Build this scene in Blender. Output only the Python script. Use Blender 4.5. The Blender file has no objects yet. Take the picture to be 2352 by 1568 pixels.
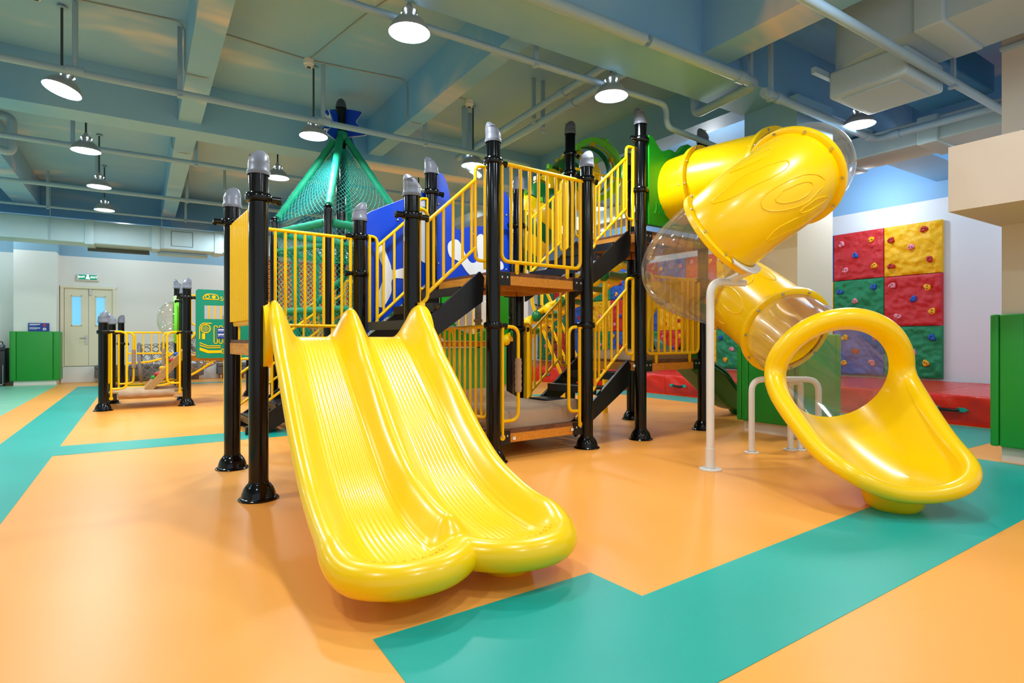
import bpy, bmesh, math, random
from mathutils import Vector as V, Matrix as Mx
random.seed(7)
PI = math.pi
SC = bpy.context.scene
COL = SC.collection
def rad(a): return math.radians(a)

# ------------------------------------------------------------------ materials
def srgb(r, g, b):
    f = lambda c: (c/255/12.92 if c/255 <= .04045 else ((c/255+.055)/1.055)**2.4)
    return (f(r), f(g), f(b), 1)
def mat(name, col, rough=.5, metal=0, spec=.5, bump=None, noise=None, coat=0, trans=0, ior=1.45, emit=None, alpha=1):
    m = bpy.data.materials.new(name); m.use_nodes = True
    nt = m.node_tree; b = nt.nodes['Principled BSDF']
    b.inputs['Base Color'].default_value = col
    b.inputs['Roughness'].default_value = rough
    b.inputs['Metallic'].default_value = metal
    b.inputs['Specular IOR Level'].default_value = spec
    b.inputs['IOR'].default_value = ior
    if coat: b.inputs['Coat Weight'].default_value = coat; b.inputs['Coat Roughness'].default_value = .08
    if trans: b.inputs['Transmission Weight'].default_value = trans
    if alpha < 1: b.inputs['Alpha'].default_value = alpha
    if emit: b.inputs['Emission Color'].default_value = emit[0]; b.inputs['Emission Strength'].default_value = emit[1]
    if noise:      # (scale, second colour, amount, stretch)
        geo = nt.nodes.new('ShaderNodeNewGeometry'); mp = nt.nodes.new('ShaderNodeMapping')
        mp.inputs['Scale'].default_value = noise[3] if len(noise) > 3 else (1, 1, 1)
        n = nt.nodes.new('ShaderNodeTexNoise'); n.inputs['Scale'].default_value = noise[0]; n.inputs['Detail'].default_value = 4
        r = nt.nodes.new('ShaderNodeMapRange'); r.inputs[1].default_value = .35; r.inputs[2].default_value = .7; r.inputs[4].default_value = noise[2]
        mx = nt.nodes.new('ShaderNodeMix'); mx.data_type = 'RGBA'
        mx.inputs[6].default_value = col; mx.inputs[7].default_value = noise[1]
        L = nt.links.new
        L(geo.outputs['Position'], mp.inputs['Vector']); L(mp.outputs['Vector'], n.inputs['Vector'])
        L(n.outputs['Fac'], r.inputs[0]); L(r.outputs[0], mx.inputs[0]); L(mx.outputs[2], b.inputs['Base Color'])
    if bump:       # (scale, strength, distance[, stretch])
        geo = nt.nodes.new('ShaderNodeNewGeometry'); mp = nt.nodes.new('ShaderNodeMapping')
        if len(bump) > 3: mp.inputs['Scale'].default_value = bump[3]
        n = nt.nodes.new('ShaderNodeTexNoise'); n.inputs['Scale'].default_value = bump[0]; n.inputs['Detail'].default_value = 5
        bp = nt.nodes.new('ShaderNodeBump'); bp.inputs['Strength'].default_value = bump[1]; bp.inputs['Distance'].default_value = bump[2]
        L = nt.links.new
        L(geo.outputs['Position'], mp.inputs['Vector']); L(mp.outputs['Vector'], n.inputs['Vector'])
        L(n.outputs['Fac'], bp.inputs['Height']); L(bp.outputs['Normal'], b.inputs['Normal'])
    return m

# ------------------------------------------------------------------ mesh builder
class MB:
    def __init__(s): s.v = []; s.f = []; s.m = []
    def add(s, vs, fs, mi=0):
        o = len(s.v); s.v += [tuple(p) for p in vs]
        for f in fs: s.f.append(tuple(o+i for i in f)); s.m.append(mi)
        return s
    def box(s, c, d, rz=0, mi=0, M=None, bev=0):
        x, y, z = (k/2 for k in d)
        if bev:
            bm = bmesh.new(); bmesh.ops.create_cube(bm, size=1)
            bmesh.ops.scale(bm, vec=(2*x, 2*y, 2*z), verts=bm.verts)
            bmesh.ops.bevel(bm, geom=bm.edges[:], offset=bev, segments=3, profile=.5, affect='EDGES')
            bm.verts.index_update()
            vs = [v.co.copy() for v in bm.verts]; fs = [[v.index for v in f.verts] for f in bm.faces]; bm.free()
        else:
            vs = [V((i*x, j*y, k*z)) for i in (-1, 1) for j in (-1, 1) for k in (-1, 1)]
            fs = [(0,1,3,2),(4,6,7,5),(0,4,5,1),(2,3,7,6),(0,2,6,4),(1,5,7,3)]
        R = M if M else Mx.Rotation(rz, 3, 'Z')
        return s.add([R@v + V(c) for v in vs], fs, mi)
    def cyl(s, a, b, r0, r1=None, n=16, mi=0, caps=True):
        a = V(a); b = V(b); r1 = r0 if r1 is None else r1
        d = (b-a).normalized(); x = d.orthogonal().normalized(); y = d.cross(x)
        vs = []
        for p, r in ((a, r0), (b, r1)):
            vs += [p + r*(math.cos(2*PI*i/n)*x + math.sin(2*PI*i/n)*y) for i in range(n)]
        fs = [(i, (i+1) % n, n+(i+1) % n, n+i) for i in range(n)]
        if caps: fs += [tuple(range(n-1, -1, -1)), tuple(range(n, 2*n))]
        return s.add(vs, fs, mi)
    def lathe(s, prof, c, n=24, axis=(0, 0, 1), mi=0, cap0=False, cap1=False):
        c = V(c); d = V(axis).normalized(); x = (V((1, 0, 0)) if abs(d.z) > .9 else d.orthogonal()).normalized(); y = d.cross(x)
        vs = []; fs = []
        for r, h in prof:
            vs += [c + d*h + r*(math.cos(2*PI*i/n)*x + math.sin(2*PI*i/n)*y) for i in range(n)]
        for k in range(len(prof)-1):
            fs += [(k*n+i, k*n+(i+1) % n, (k+1)*n+(i+1) % n, (k+1)*n+i) for i in range(n)]
        if cap0: fs.append(tuple(range(n-1, -1, -1)))
        if cap1: fs.append(tuple(range((len(prof)-1)*n, len(prof)*n)))
        return s.add(vs, fs, mi)
    def tube(s, pts, r, n=10, closed=False, mi=0, caps=True, start=None):
        pts = [V(p) for p in pts]; N = len(pts)
        rs = r if isinstance(r, (list, tuple)) else [r]*N
        T = []
        for i in range(N):
            a = pts[(i-1) % N] if (closed or i > 0) else pts[i]
            b = pts[(i+1) % N] if (closed or i < N-1) else pts[i]
            t = b-a; T.append(t.normalized() if t.length > 1e-9 else V((0, 0, 1)))
        x = V(start) if start else T[0].orthogonal()
        x = (x - T[0]*x.dot(T[0])).normalized(); vs = []
        for i in range(N):
            x = x - T[i]*x.dot(T[i])
            x = x.normalized() if x.length > 1e-6 else T[i].orthogonal().normalized()
            y = T[i].cross(x)
            vs += [pts[i] + rs[i]*(math.cos(2*PI*k/n)*x + math.sin(2*PI*k/n)*y) for k in range(n)]
        fs = []
        for i in range(N if closed else N-1):
            j = (i+1) % N
            fs += [(i*n+k, i*n+(k+1) % n, j*n+(k+1) % n, j*n+k) for k in range(n)]
        if caps and not closed: fs += [tuple(range(n-1, -1, -1)), tuple(range((N-1)*n, N*n))]
        return s.add(vs, fs, mi)
    def prism(s, poly, o, ex, ey, depth, mi=0, holes=None):
        """polygon poly (2-D) in plane o, ex, ey, extruded by depth along ex x ey (centred)"""
        o = V(o); ex = V(ex).normalized(); ey = V(ey).normalized(); nz = ex.cross(ey).normalized()
        bm = bmesh.new(); loops = [poly] + (holes or []); edges = []
        for lp in loops:
            vs = [bm.verts.new((p[0], p[1], 0)) for p in lp]
            edges += [bm.edges.new((vs[i], vs[(i+1) % len(vs)])) for i in range(len(vs))]
        bmesh.ops.triangle_fill(bm, edges=edges, use_beauty=True)
        bm.verts.index_update()
        v2 = [v.co.copy() for v in bm.verts]; f2 = []
        for f in bm.faces:
            idx = [v.index for v in f.verts]
            f2.append(idx if f.normal.z > 0 else idx[::-1])
        bm.free(); k = len(v2)
        P = lambda c, h: o + ex*c.x + ey*c.y + nz*h
        vs = [P(c, depth/2) for c in v2] + [P(c, -depth/2) for c in v2]
        fs = f2 + [[i+k for i in f[::-1]] for f in f2]
        b = 0
        for li, lp in enumerate(loops):
            m_ = len(lp); area = sum(lp[i][0]*lp[(i+1) % m_][1]-lp[(i+1) % m_][0]*lp[i][1] for i in range(m_))
            for i in range(m_):
                q = (b+i, b+i+k, b+(i+1) % m_+k, b+(i+1) % m_)
                fs.append(q if (area > 0) == (li == 0) else q[::-1])
            b += m_
        return s.add(vs, fs, mi)
    def grid(s, fn, nu, nv, mi=0, cu=False, cv=False, flip=False):
        vs = [fn(i/(nu if cu else nu-1), j/(nv if cv else nv-1)) for i in range(nu) for j in range(nv)]
        fs = []
        for i in range(nu if cu else nu-1):
            for j in range(nv if cv else nv-1):
                a = i*nv+j; b = i*nv+(j+1) % nv; c = ((i+1) % nu)*nv+(j+1) % nv; d = ((i+1) % nu)*nv+j
                fs.append((a, d, c, b) if flip else (a, b, c, d))
        return s.add(vs, fs, mi)
    def sphere(s, c, r, n=12, m=8, mi=0, sc=(1, 1, 1)):
        c = V(c)
        return s.grid(lambda u, v: c + V((r*sc[0]*math.sin(PI*v)*math.cos(2*PI*u), r*sc[1]*math.sin(PI*v)*math.sin(2*PI*u), r*sc[2]*math.cos(PI*v))), n, m, mi, cu=True)
    def obj(s, name, m, parent=None, angle=40, smooth=True, org=None):
        me = bpy.data.meshes.new(name)
        if parent is not None: o0 = V(parent['_org'])
        elif org is not None: o0 = V(org)
        else:
            xs = [p[0] for p in s.v]; ys = [p[1] for p in s.v]; zs = [p[2] for p in s.v]
            o0 = V(((min(xs)+max(xs))/2, (min(ys)+max(ys))/2, min(zs)))
        me.from_pydata([V(p)-o0 for p in s.v], [], s.f)
        ms = m if isinstance(m, (list, tuple)) else [m]
        for k in ms: me.materials.append(k)
        me.polygons.foreach_set('material_index', s.m)
        me.validate(); me.update()
        if smooth:
            me.shade_smooth(); me.set_sharp_from_angle(angle=rad(angle))
        ob = bpy.data.objects.new(name, me); COL.objects.link(ob)
        ob['_org'] = tuple(o0)
        if parent is not None: ob.parent = parent
        else: ob.location = o0
        return ob

def tag(o, label=None, cat=None, group=None, kind=None):
    if label: o['label'] = label
    if cat: o['category'] = cat
    if group: o['group'] = group
    if kind: o['kind'] = kind
    return o
def thing(name, label, cat, loc, group=None):
    o = bpy.data.objects.new(name, None); COL.objects.link(o); o.location = loc; o['_org'] = tuple(loc)
    o.empty_display_size = .1
    return tag(o, label, cat, group)
def struct(name, mb, m, label=None, cat=None, **k):
    return tag(mb.obj(name, m, **k), label, cat, kind='structure')
def copy_tree(o, parent=None):
    c = o.copy(); COL.objects.link(c)
    if parent is not None: c.parent = parent
    for ch in list(o.children): copy_tree(ch, c)
    return c
def fillet(pts, r, n=5):
    pts = [V(p) for p in pts]; out = [pts[0]]
    for i in range(1, len(pts)-1):
        a, p, b = pts[i-1], pts[i], pts[i+1]
        da = (a-p); db = (b-p); k = min(r, da.length*.49, db.length*.49)
        A = p+da.normalized()*k; B = p+db.normalized()*k
        for j in range(n+1):
            t = j/n; out.append((1-t)**2*A + 2*t*(1-t)*p + t*t*B)
    return out + [pts[-1]]
def cr(pts, n=8, closed=False):
    """Catmull-Rom through points"""
    P = [V(p) for p in pts]; N = len(P); out = []
    for i in range(N if closed else N-1):
        g = (lambda k: P[k % N]) if closed else (lambda k: P[max(0, min(N-1, k))])
        p0, p1, p2, p3 = g(i-1), g(i), g(i+1), g(i+2)
        for j in range(n):
            t = j/n
            out.append(.5*((2*p1)+(-p0+p2)*t+(2*p0-5*p1+4*p2-p3)*t*t+(-p0+3*p1-3*p2+p3)*t**3))
    if not closed: out.append(P[-1])
    return out
def sst(a, b, x):
    t = max(0, min(1, (x-a)/(b-a))); return t*t*(3-2*t)
def lerp(a, b, t): return a+(b-a)*t
def text_mesh(mb, s, o, ex, ey, size, depth=.002, mi=0, align='CENTER'):
    """letters as thin solid shapes, added to mb in plane o, ex, ey"""
    cu = bpy.data.curves.new('t', 'FONT'); cu.body = s; cu.size = size; cu.extrude = depth; cu.align_x = align; cu.align_y = 'CENTER'; cu.resolution_u = 3
    ob = bpy.data.objects.new('t', cu); COL.objects.link(ob)
    dg = bpy.context.evaluated_depsgraph_get(); me = bpy.data.meshes.new_from_object(ob.evaluated_get(dg))
    o = V(o); ex = V(ex).normalized(); ey = V(ey).normalized(); nz = ex.cross(ey)
    mb.add([o+ex*v.co.x+ey*v.co.y+nz*v.co.z for v in me.vertices], [tuple(p.vertices) for p in me.polygons], mi)
    bpy.data.objects.remove(ob); bpy.data.curves.remove(cu); bpy.data.meshes.remove(me)
def rrect(x0, y0, x1, y1, r, n=5):
    out = []
    for cx, cy, a0 in ((x1-r, y1-r, 0), (x0+r, y1-r, 90), (x0+r, y0+r, 180), (x1-r, y0+r, 270)):
        out += [(cx+r*math.cos(rad(a0+90*i/n)), cy+r*math.sin(rad(a0+90*i/n))) for i in range(n+1)]
    return out
def circ(cx, cy, r, n=28): return [(cx+r*math.cos(2*PI*i/n), cy+r*math.sin(2*PI*i/n)) for i in range(n)]

# play structure axes: turned four degrees against the room
C4, S4 = math.cos(rad(4)), math.sin(rad(4))
def W(u, v, z=0): return V((.745+u*C4-v*S4, 4.684+u*S4+v*C4, z))
UX = V((C4, S4, 0)); VX = V((-S4, C4, 0)); ZX = V((0, 0, 1))

# ------------------------------------------------------------------ palette
M = {}
M['yellow'] = mat('yellow_plastic', srgb(255, 208, 0), .27, spec=.5, coat=.15)
M['rail'] = mat('yellow_powder_coat', srgb(252, 198, 0), .32, spec=.3)
M['black'] = mat('black_gloss_steel', srgb(5, 6, 9), .14, spec=.45)
M['stair'] = mat('black_stair_coating', srgb(20, 22, 26), .38)
M['cap'] = mat('grey_plastic_cap', srgb(112, 116, 128), .4)
M['bolt'] = mat('steel_bolt', srgb(190, 190, 190), .3, metal=.9)
M['blue'] = mat('blue_board', srgb(0, 66, 205), .35)
M['white'] = mat('white_board', srgb(235, 238, 242), .45)
M['wood'] = mat('oiled_wood', srgb(222, 150, 50), .45, noise=(3, srgb(190, 114, 34), .7, (14, 1.5, 14)))
M['plank'] = mat('worn_plank', srgb(120, 78, 52), .7, noise=(4, srgb(74, 44, 28), .9, (2, 16, 4)))
M['green'] = mat('green_plastic', srgb(30, 150, 30), .3)
M['darkgreen'] = mat('dark_green_plastic', srgb(12, 112, 52), .3)
M['lime'] = mat('lime_plastic', srgb(128, 238, 62), .3)
M['teal_rope'] = mat('teal_rope', srgb(14, 150, 112), .6, bump=(60, .5, .01))
M['teal_net'] = mat('teal_net', srgb(40, 165, 155), .6)
M['clear'] = mat('clear_polycarbonate', (.97, .965, .95, 1), .04, trans=.0, spec=.5)
M['tan'] = mat('tan_suede', srgb(172, 142, 114), .85, bump=(9, .5, .03))
M['grey_fabric'] = mat('grey_upholstery', srgb(98, 96, 98), .85)
M['red_mat'] = mat('red_vinyl', srgb(226, 40, 30), .26, bump=(3.2, .55, .05))
M['pad'] = mat('green_vinyl', srgb(34, 150, 50), .42)
M['white_metal'] = mat('white_coated_steel', srgb(228, 226, 220), .35)
M['pipe'] = mat('painted_pipe', srgb(150, 182, 206), .45)
M['shade'] = mat('lamp_enamel', srgb(150, 158, 165), .35)
M['rod'] = mat('lamp_rod', srgb(58, 68, 74), .5)
M['lamp_on'] = mat('lamp_lens', (1, 1, 1, 1), .4, emit=((.93, .97, 1, 1), 26))
M['cable'] = mat('grey_cable', srgb(165, 165, 160), .6)
M['board_white'] = mat('painted_white', srgb(232, 232, 228), .55)
# thin clear plastic: see-through with a glossy skin
def clear_mat(name, tint, body, fac):
    m = bpy.data.materials.new(name); m.use_nodes = True; nt = m.node_tree; nt.nodes.clear(); L = nt.links.new
    out = nt.nodes.new('ShaderNodeOutputMaterial'); tr = nt.nodes.new('ShaderNodeBsdfTransparent'); tr.inputs[0].default_value = tint
    gl = nt.nodes.new('ShaderNodeBsdfGlossy'); gl.inputs['Roughness'].default_value = .06
    df = nt.nodes.new('ShaderNodeBsdfDiffuse'); df.inputs[0].default_value = body
    lw = nt.nodes.new('ShaderNodeLayerWeight'); lw.inputs[0].default_value = .25
    mr = nt.nodes.new('ShaderNodeMapRange'); mr.inputs[3].default_value = .05; mr.inputs[4].default_value = .5
    L(lw.outputs['Facing'], mr.inputs[0])
    m1 = nt.nodes.new('ShaderNodeMixShader'); m1.inputs[0].default_value = fac
    L(tr.outputs[0], m1.inputs[1]); L(df.outputs[0], m1.inputs[2])
    m2 = nt.nodes.new('ShaderNodeMixShader'); L(mr.outputs[0], m2.inputs[0]); L(m1.outputs[0], m2.inputs[1]); L(gl.outputs[0], m2.inputs[2])
    L(m2.outputs[0], out.inputs[0]); return m
M['clear'] = clear_mat('clear_polycarbonate', (.93, .92, .89, 1), (.75, .72, .66, 1), .1)
# ------------------------------------------------------------------ camera, world
cam = bpy.data.cameras.new('camera'); cam.sensor_width = 36; cam.lens = 1320/2352*36; cam.shift_y = -4/2352; cam.clip_start = .05
co = bpy.data.objects.new('camera', cam); COL.objects.link(co)
co.location = (0, 0, 1.2); co.rotation_euler = (PI/2, 0, -rad(32.83)); SC.camera = co
SC.view_settings.view_transform = 'Standard'; SC.view_settings.look = 'None'; SC.view_settings.gamma = 1; SC.view_settings.exposure = .18
w = bpy.data.worlds.new('world'); SC.world = w; w.use_nodes = True
w.node_tree.nodes['Background'].inputs[0].default_value = (.88, .95, 1, 1)
w.node_tree.nodes['Background'].inputs[1].default_value = .7

# ------------------------------------------------------------------ setting materials
def mural(name, base, base2, cloud, amt):
    """painted sky: two blues drifting into each other, warm streaky clouds"""
    m = bpy.data.materials.new(name); m.use_nodes = True; nt = m.node_tree; b = nt.nodes['Principled BSDF']; L = nt.links.new
    b.inputs['Roughness'].default_value = .5; b.inputs['Specular IOR Level'].default_value = .35
    geo = nt.nodes.new('ShaderNodeNewGeometry')
    def ns(sc, st, lo, hi, det=3):
        mp = nt.nodes.new('ShaderNodeMapping'); mp.inputs['Scale'].default_value = st; n = nt.nodes.new('ShaderNodeTexNoise')
        n.inputs['Scale'].default_value = sc; n.inputs['Detail'].default_value = det; n.inputs['Distortion'].default_value = .6
        r = nt.nodes.new('ShaderNodeMapRange'); r.interpolation_type = 'SMOOTHSTEP'; r.inputs[1].default_value = lo; r.inputs[2].default_value = hi
        L(geo.outputs['Position'], mp.inputs[0]); L(mp.outputs[0], n.inputs[0]); L(n.outputs['Fac'], r.inputs[0]); return r.outputs[0]
    m1 = nt.nodes.new('ShaderNodeMix'); m1.data_type = 'RGBA'; m1.inputs[6].default_value = base; m1.inputs[7].default_value = base2
    L(ns(.35, (1, 1, 1), .35, .65), m1.inputs[0])
    m2 = nt.nodes.new('ShaderNodeMix'); m2.data_type = 'RGBA'; m2.inputs[7].default_value = cloud
    q = nt.nodes.new('ShaderNodeMath'); q.operation = 'MULTIPLY'; q.inputs[1].default_value = amt
    L(ns(.62, (.55, 1.25, 1.25), .56, .74, 3), q.inputs[0]); L(q.outputs[0], m2.inputs[0]); L(m1.outputs[2], m2.inputs[6]); L(m2.outputs[2], b.inputs['Base Color'])
    return m
M['ceil'] = mural('painted_sky_ceiling', srgb(128, 178, 220), srgb(152, 190, 216), srgb(246, 226, 210), .95)
M['beam'] = mural('painted_sky_beam', srgb(118, 176, 222), srgb(146, 190, 220), srgb(244, 222, 208), .75)
def banded(name, low, high, z0):
    m = mat(name, low, .6); nt = m.node_tree; b = nt.nodes['Principled BSDF']; L = nt.links.new
    geo = nt.nodes.new('ShaderNodeNewGeometry'); sp = nt.nodes.new('ShaderNodeSeparateXYZ'); g = nt.nodes.new('ShaderNodeMath'); g.operation = 'GREATER_THAN'; g.inputs[1].default_value = z0
    mx = nt.nodes.new('ShaderNodeMix'); mx.data_type = 'RGBA'; mx.inputs[6].default_value = low; mx.inputs[7].default_value = high
    L(geo.outputs['Position'], sp.inputs[0]); L(sp.outputs[2], g.inputs[0]); L(g.outputs[0], mx.inputs[0]); L(mx.outputs[2], b.inputs['Base Color']); return m
M['wall_back'] = banded('back_wall_paint', srgb(232, 232, 224), srgb(140, 178, 198), 3.56)
M['wall_right'] = banded('right_wall_paint', srgb(230, 240, 250), srgb(140, 192, 236), 3.86)
M['wall_plain'] = mat('plain_wall_paint', srgb(226, 232, 228), .6)
M['column'] = mat('column_paint', srgb(214, 208, 198), .6)
M['col_band'] = banded('column_paint_band', srgb(232, 226, 214), srgb(140, 190, 224), 3.5)
M['bulk'] = mat('beige_paint', srgb(212, 196, 178), .6)
M['floor'] = mat('orange_vinyl', srgb(245, 162, 66), .38, spec=.4, noise=(.5, srgb(248, 174, 84), .8), bump=(260, .05, .002))
M['floor_teal'] = mat('teal_vinyl', srgb(0, 162, 148), .38, spec=.4, noise=(.8, srgb(10, 174, 160), .7), bump=(260, .05, .002))
M['floor_mint'] = mat('mint_vinyl', srgb(150, 214, 176), .3, noise=(1.2, srgb(120, 200, 180), .8, (1, 3, 1)))
M['duct'] = mat('painted_duct', srgb(178, 206, 218), .42, noise=(1.5, srgb(160, 192, 208), .7))
M['duct_warm'] = mat('painted_duct_grey', srgb(176, 200, 216), .5)
M['grille'] = mat('vent_grille', srgb(86, 92, 94), .6)

# ------------------------------------------------------------------ floor
struct('floor', MB().box((5, 10.5, -.06), (24, 27, .12)), M['floor'], smooth=False)
def sheet(name, poly, m, h=.002):
    return struct(name, MB().prism(poly, (0, 0, h/2), (1, 0, 0), (0, 1, 0), h), m, smooth=False)
sheet('floor_stripe', [(-1.36, -1), (-.77, -1), (-.77, 7.55), (.85, 7.55), (2.6, 7.55), (2.6, 8.2), (-.77, 8.2), (-.77, 18.35), (-1.36, 18.35)], M['floor_teal'])
sheet('floor_stripe', [(.775, 1.3), (1.75, 1.3), (7.08, 1.42), (7.08, 2.6), (9.62, 2.6), (9.62, 9.4), (10.6, 9.4), (10.6, 10.3), (7.0, 10.3), (7.0, 10.05), (8.85, 9.5), (8.85, 3.5), (6.5, 3.5), (5.2, 2.12), (1.97, 1.93), (1.945, 2.27), (.78, 2.235)], M['floor_teal'])
sheet('floor_stripe', [(-.77, 17.9), (6, 17.9), (6, 18.35), (-.77, 18.35)], M['floor_teal'])
sheet('floor_zone', [(-6.9, 6), (-1.86, 6), (-1.86, 19.6), (-6.9, 19.6)], M['floor_mint'])

# ------------------------------------------------------------------ walls
struct('wall_back', MB().box((3, 20.5, 2.45), (20, .2, 4.9)), M['wall_back'], smooth=False)
struct('wall_right', MB().box((12.72, 9.5, 2.45), (.2, 22, 4.9)), M['wall_right'], smooth=False)
struct('wall_left', MB().box((-7, 9.5, 2.45), (.2, 22, 4.9)), M['wall_plain'], smooth=False)
struct('baseboard_back', MB().box((.3, 20.37, .22), (4.4, .06, .44)), M['board_white'], smooth=False)

# pilaster at the back left, and three free columns with padded feet
struct('column_back_left', MB().box((-2.36, 20.02, 2.2), (.88, .76, 4.4)), M['wall_back'], smooth=False)
struct('column_middle', MB().box((7.12, 4.365, 2.1), (.8, .73, 4.2)), M['col_band'], smooth=False)
struct('column_right', MB().box((7.85, 1.45, 2.43), (1.4, 1.4, 4.86)), M['column'], smooth=False)
struct('column_far', MB().box((7.45, 12.1, 2.1), (1.0, 1.0, 4.2)), M['column'], smooth=False)
def pad(cx, cy, sx, sy, z0, z1, seams, label, t=.07):
    """padded sleeve: four cushions with rounded edges round a column"""
    th = thing('column_pad', label, 'padding', (cx, cy, z0), 'green pads round the columns')
    for k, (dx, dy) in enumerate(((0, -1), (0, 1), (-1, 0), (1, 0))):
        if dx == 0: c = (cx, cy+dy*(sy/2+t/2+.003)); d = (sx+2*t+.006, t)
        else: c = (cx+dx*(sx/2+t/2+.003), cy); d = (t, sy)
        mb = MB(); L = d[0] if dx == 0 else d[1]
        cuts = [-L/2] + [s*L for s in seams] + [L/2]
        for a, b in zip(cuts, cuts[1:]):
            m_ = (a+b)/2; wd = b-a-.004
            if dx == 0: mb.box((c[0]+m_, c[1], (z0+z1)/2), (wd, d[1], z1-z0), bev=.018)
            else: mb.box((c[0], c[1]+m_, (z0+z1)/2), (d[0], wd, z1-z0), bev=.018)
        mb.obj('cushion', M['pad'], th)
    return th
pad(7.12, 4.365, .8, .73, .14, 1.27, (-.36, .36), 'green padding round the foot of the column behind the yellow tube slide')
pad(7.85, 1.45, 1.4, 1.4, .15, 1.45, (-.36, .36), 'tall green padding round the column at the picture edge beside the red mat')
pad(-2.36, 20.02, .88, .76, .12, 1.42, (-.37, .37), 'green padding on the pilaster next to the cream double door')
pad(7.45, 12.1, 1.0, 1.0, .14, 1.3, (-.36, .36), 'green padding on the far column seen behind the black posts')

# bulkhead on the right column, dark foam on its ledge
struct('wall_bulkhead', MB().box((7.0, .92, 2.615), (2.0, 2.52, .57)), M['bulk'], smooth=False)
struct('trim_1', MB().box((7.12, .75, 4.05), (.06, 2.8, .03)).box((7.12, .75, 4.5), (.04, 2.8, .7)), M['duct_warm'], smooth=False)
mb = MB(); pts = []
for i in range(60):
    t = i/59; pts.append((6.55+.02*math.sin(i*1.9), 2.12-2.2*t, 2.985))
mb.tube(pts, [.03+.03*min(1, i/6)+.012*(i % 4 in (0, 1)) for i in range(60)], 12)
tag(mb.obj('foam_roll', mat('black_foam', srgb(12, 12, 14), .9)), 'black ribbed foam roll lying along the beige ledge', 'foam roll')

# ------------------------------------------------------------------ ceiling, beams
struct('ceiling', MB().box((5, 10.5, 4.95), (24, 27, .18)), M['ceil'], smooth=False)
bn = [0]
def beam(x0, x1, y0, y1, z):
    bn[0] += 1; struct('beam', MB().box(((x0+x1)/2, (y0+y1)/2, (z+4.87)/2), (x1-x0, y1-y0, 4.87-z)), M['beam'], smooth=False)
beam(-6.9, 12.6, 4.1, 4.76, 4.18)
beam(-6.9, 12.6, 9.34, 9.8, 4.18)
beam(-6.9, 12.6, 17.2, 17.6, 4.1)
for a, b in ((-2.4, -1.96), (.44, .72), (3.16, 3.4), (5.08, 5.5)):
    for y0, y1 in ((-1, 4.1), (4.76, 9.34), (9.8, 17.2)):
        if (a, y0) == (.44, -1) or (a, y0) == (3.16, -1): continue
        if a > 5 and y0 > 4: a2, b2 = 6.7, 7.1
        else: a2, b2 = a, b
        beam(a2, b2, y0, y1, 4.28)
beam(10.0, 10.3, -1, 4.1, 4.28)

# ------------------------------------------------------------------ door with exit sign
th = tag(thing('door_1', 'cream double door with two narrow blue glass panes in the back wall', 'door', (-1.33, 20.38, .44)), kind='structure')
cream = mat('cream_door_paint', srgb(232, 228, 200), .5)
x0, x1, zt = -1.9, -.62, 2.72
mb = MB()
mb.box((x0+.04, 20.36, (.44+zt)/2), (.08, .1, zt-.44)).box((x1-.04, 20.36, (.44+zt)/2), (.08, .1, zt-.44)).box(((x0+x1)/2, 20.36, zt-.03), (x1-x0, .12, .07))
mb.obj('door_frame', cream, th, smooth=False)
xm = (x0+x1)/2; pane = mat('lit_door_glass', srgb(120, 195, 240), .2, emit=(srgb(120, 200, 250), .55))
for s in (-1, 1):
    a, b = (x0+.09, xm-.004) if s < 0 else (xm+.004, x1-.09)
    c = (a+b)/2
    lf = MB().prism([(a, .46), (b, .46), (b, zt-.07), (a, zt-.07)], (0, 20.365, 0), (1, 0, 0), (0, 0, 1), .05, holes=[[(c-.1, 1.62), (c-.1, 2.42), (c+.1, 2.42), (c+.1, 1.62)]])
    q = lf.obj('door_leaf', cream, th, smooth=False)
    MB().box((c, 20.375, 2.02), (.2, .02, .8)).obj('glass_pane', pane, q, smooth=False)
    fr = MB()
    for dx in (-.11, .11): fr.box((c+dx, 20.335, 2.02), (.02, .02, .86))
    for dz in (-.42, .42): fr.box((c, 20.335, 2.02+dz), (.24, .02, .02))
    fr.obj('pane_trim', cream, q, smooth=False)
    if s < 0:
        h = MB().box((xm-.05, 20.33, 1.2), (.05, .02, .26)).cyl((xm-.05, 20.33, 1.25), (xm-.05, 20.27, 1.25), .012).cyl((xm-.05, 20.275, 1.25), (xm-.2, 20.275, 1.25), .012)
        h.obj('door_handle', M['bolt'], q)
    else:
        MB().box((xm+.04, 20.325, 2.56), (.04, .03, .17)).obj('door_bolt', M['bolt'], q)
th = thing('exit_sign', 'green lit emergency exit sign above the cream double door', 'sign', (-1.27, 20.36, 2.86))
MB().box((-1.27, 20.36, 2.98), (.52, .07, .19), bev=.01).obj('housing', M['board_white'], th)
MB().box((-1.28, 20.32, 2.98), (.42, .012, .13)).obj('face', mat('exit_green', srgb(0, 110, 80), .4, emit=(srgb(0, 150, 110), .5)), th, smooth=False)
mb = MB(); text_mesh(mb, 'EXIT', (-1.14, 20.312, 2.98), (1, 0, 0), (0, 0, 1), .075)
text_mesh(mb, 'EXIT', (-1.42, 20.312, 2.98), (1, 0, 0), (0, 0, 1), .075)
mb.box((-1.28, 20.312, 2.985), (.05, .004, .1)).box((-1.25, 20.312, 2.95), (.03, .004, .05)).box((-1.31, 20.312, 2.955), (.03, .004, .04)).box((-1.275, 20.31, 3.035), (.03, .004, .025))
mb.obj('lettering', mat('exit_white', (1, 1, 1, 1), .4, emit=((.7, 1, .9, 1), 2.5)), th, smooth=False)

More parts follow.
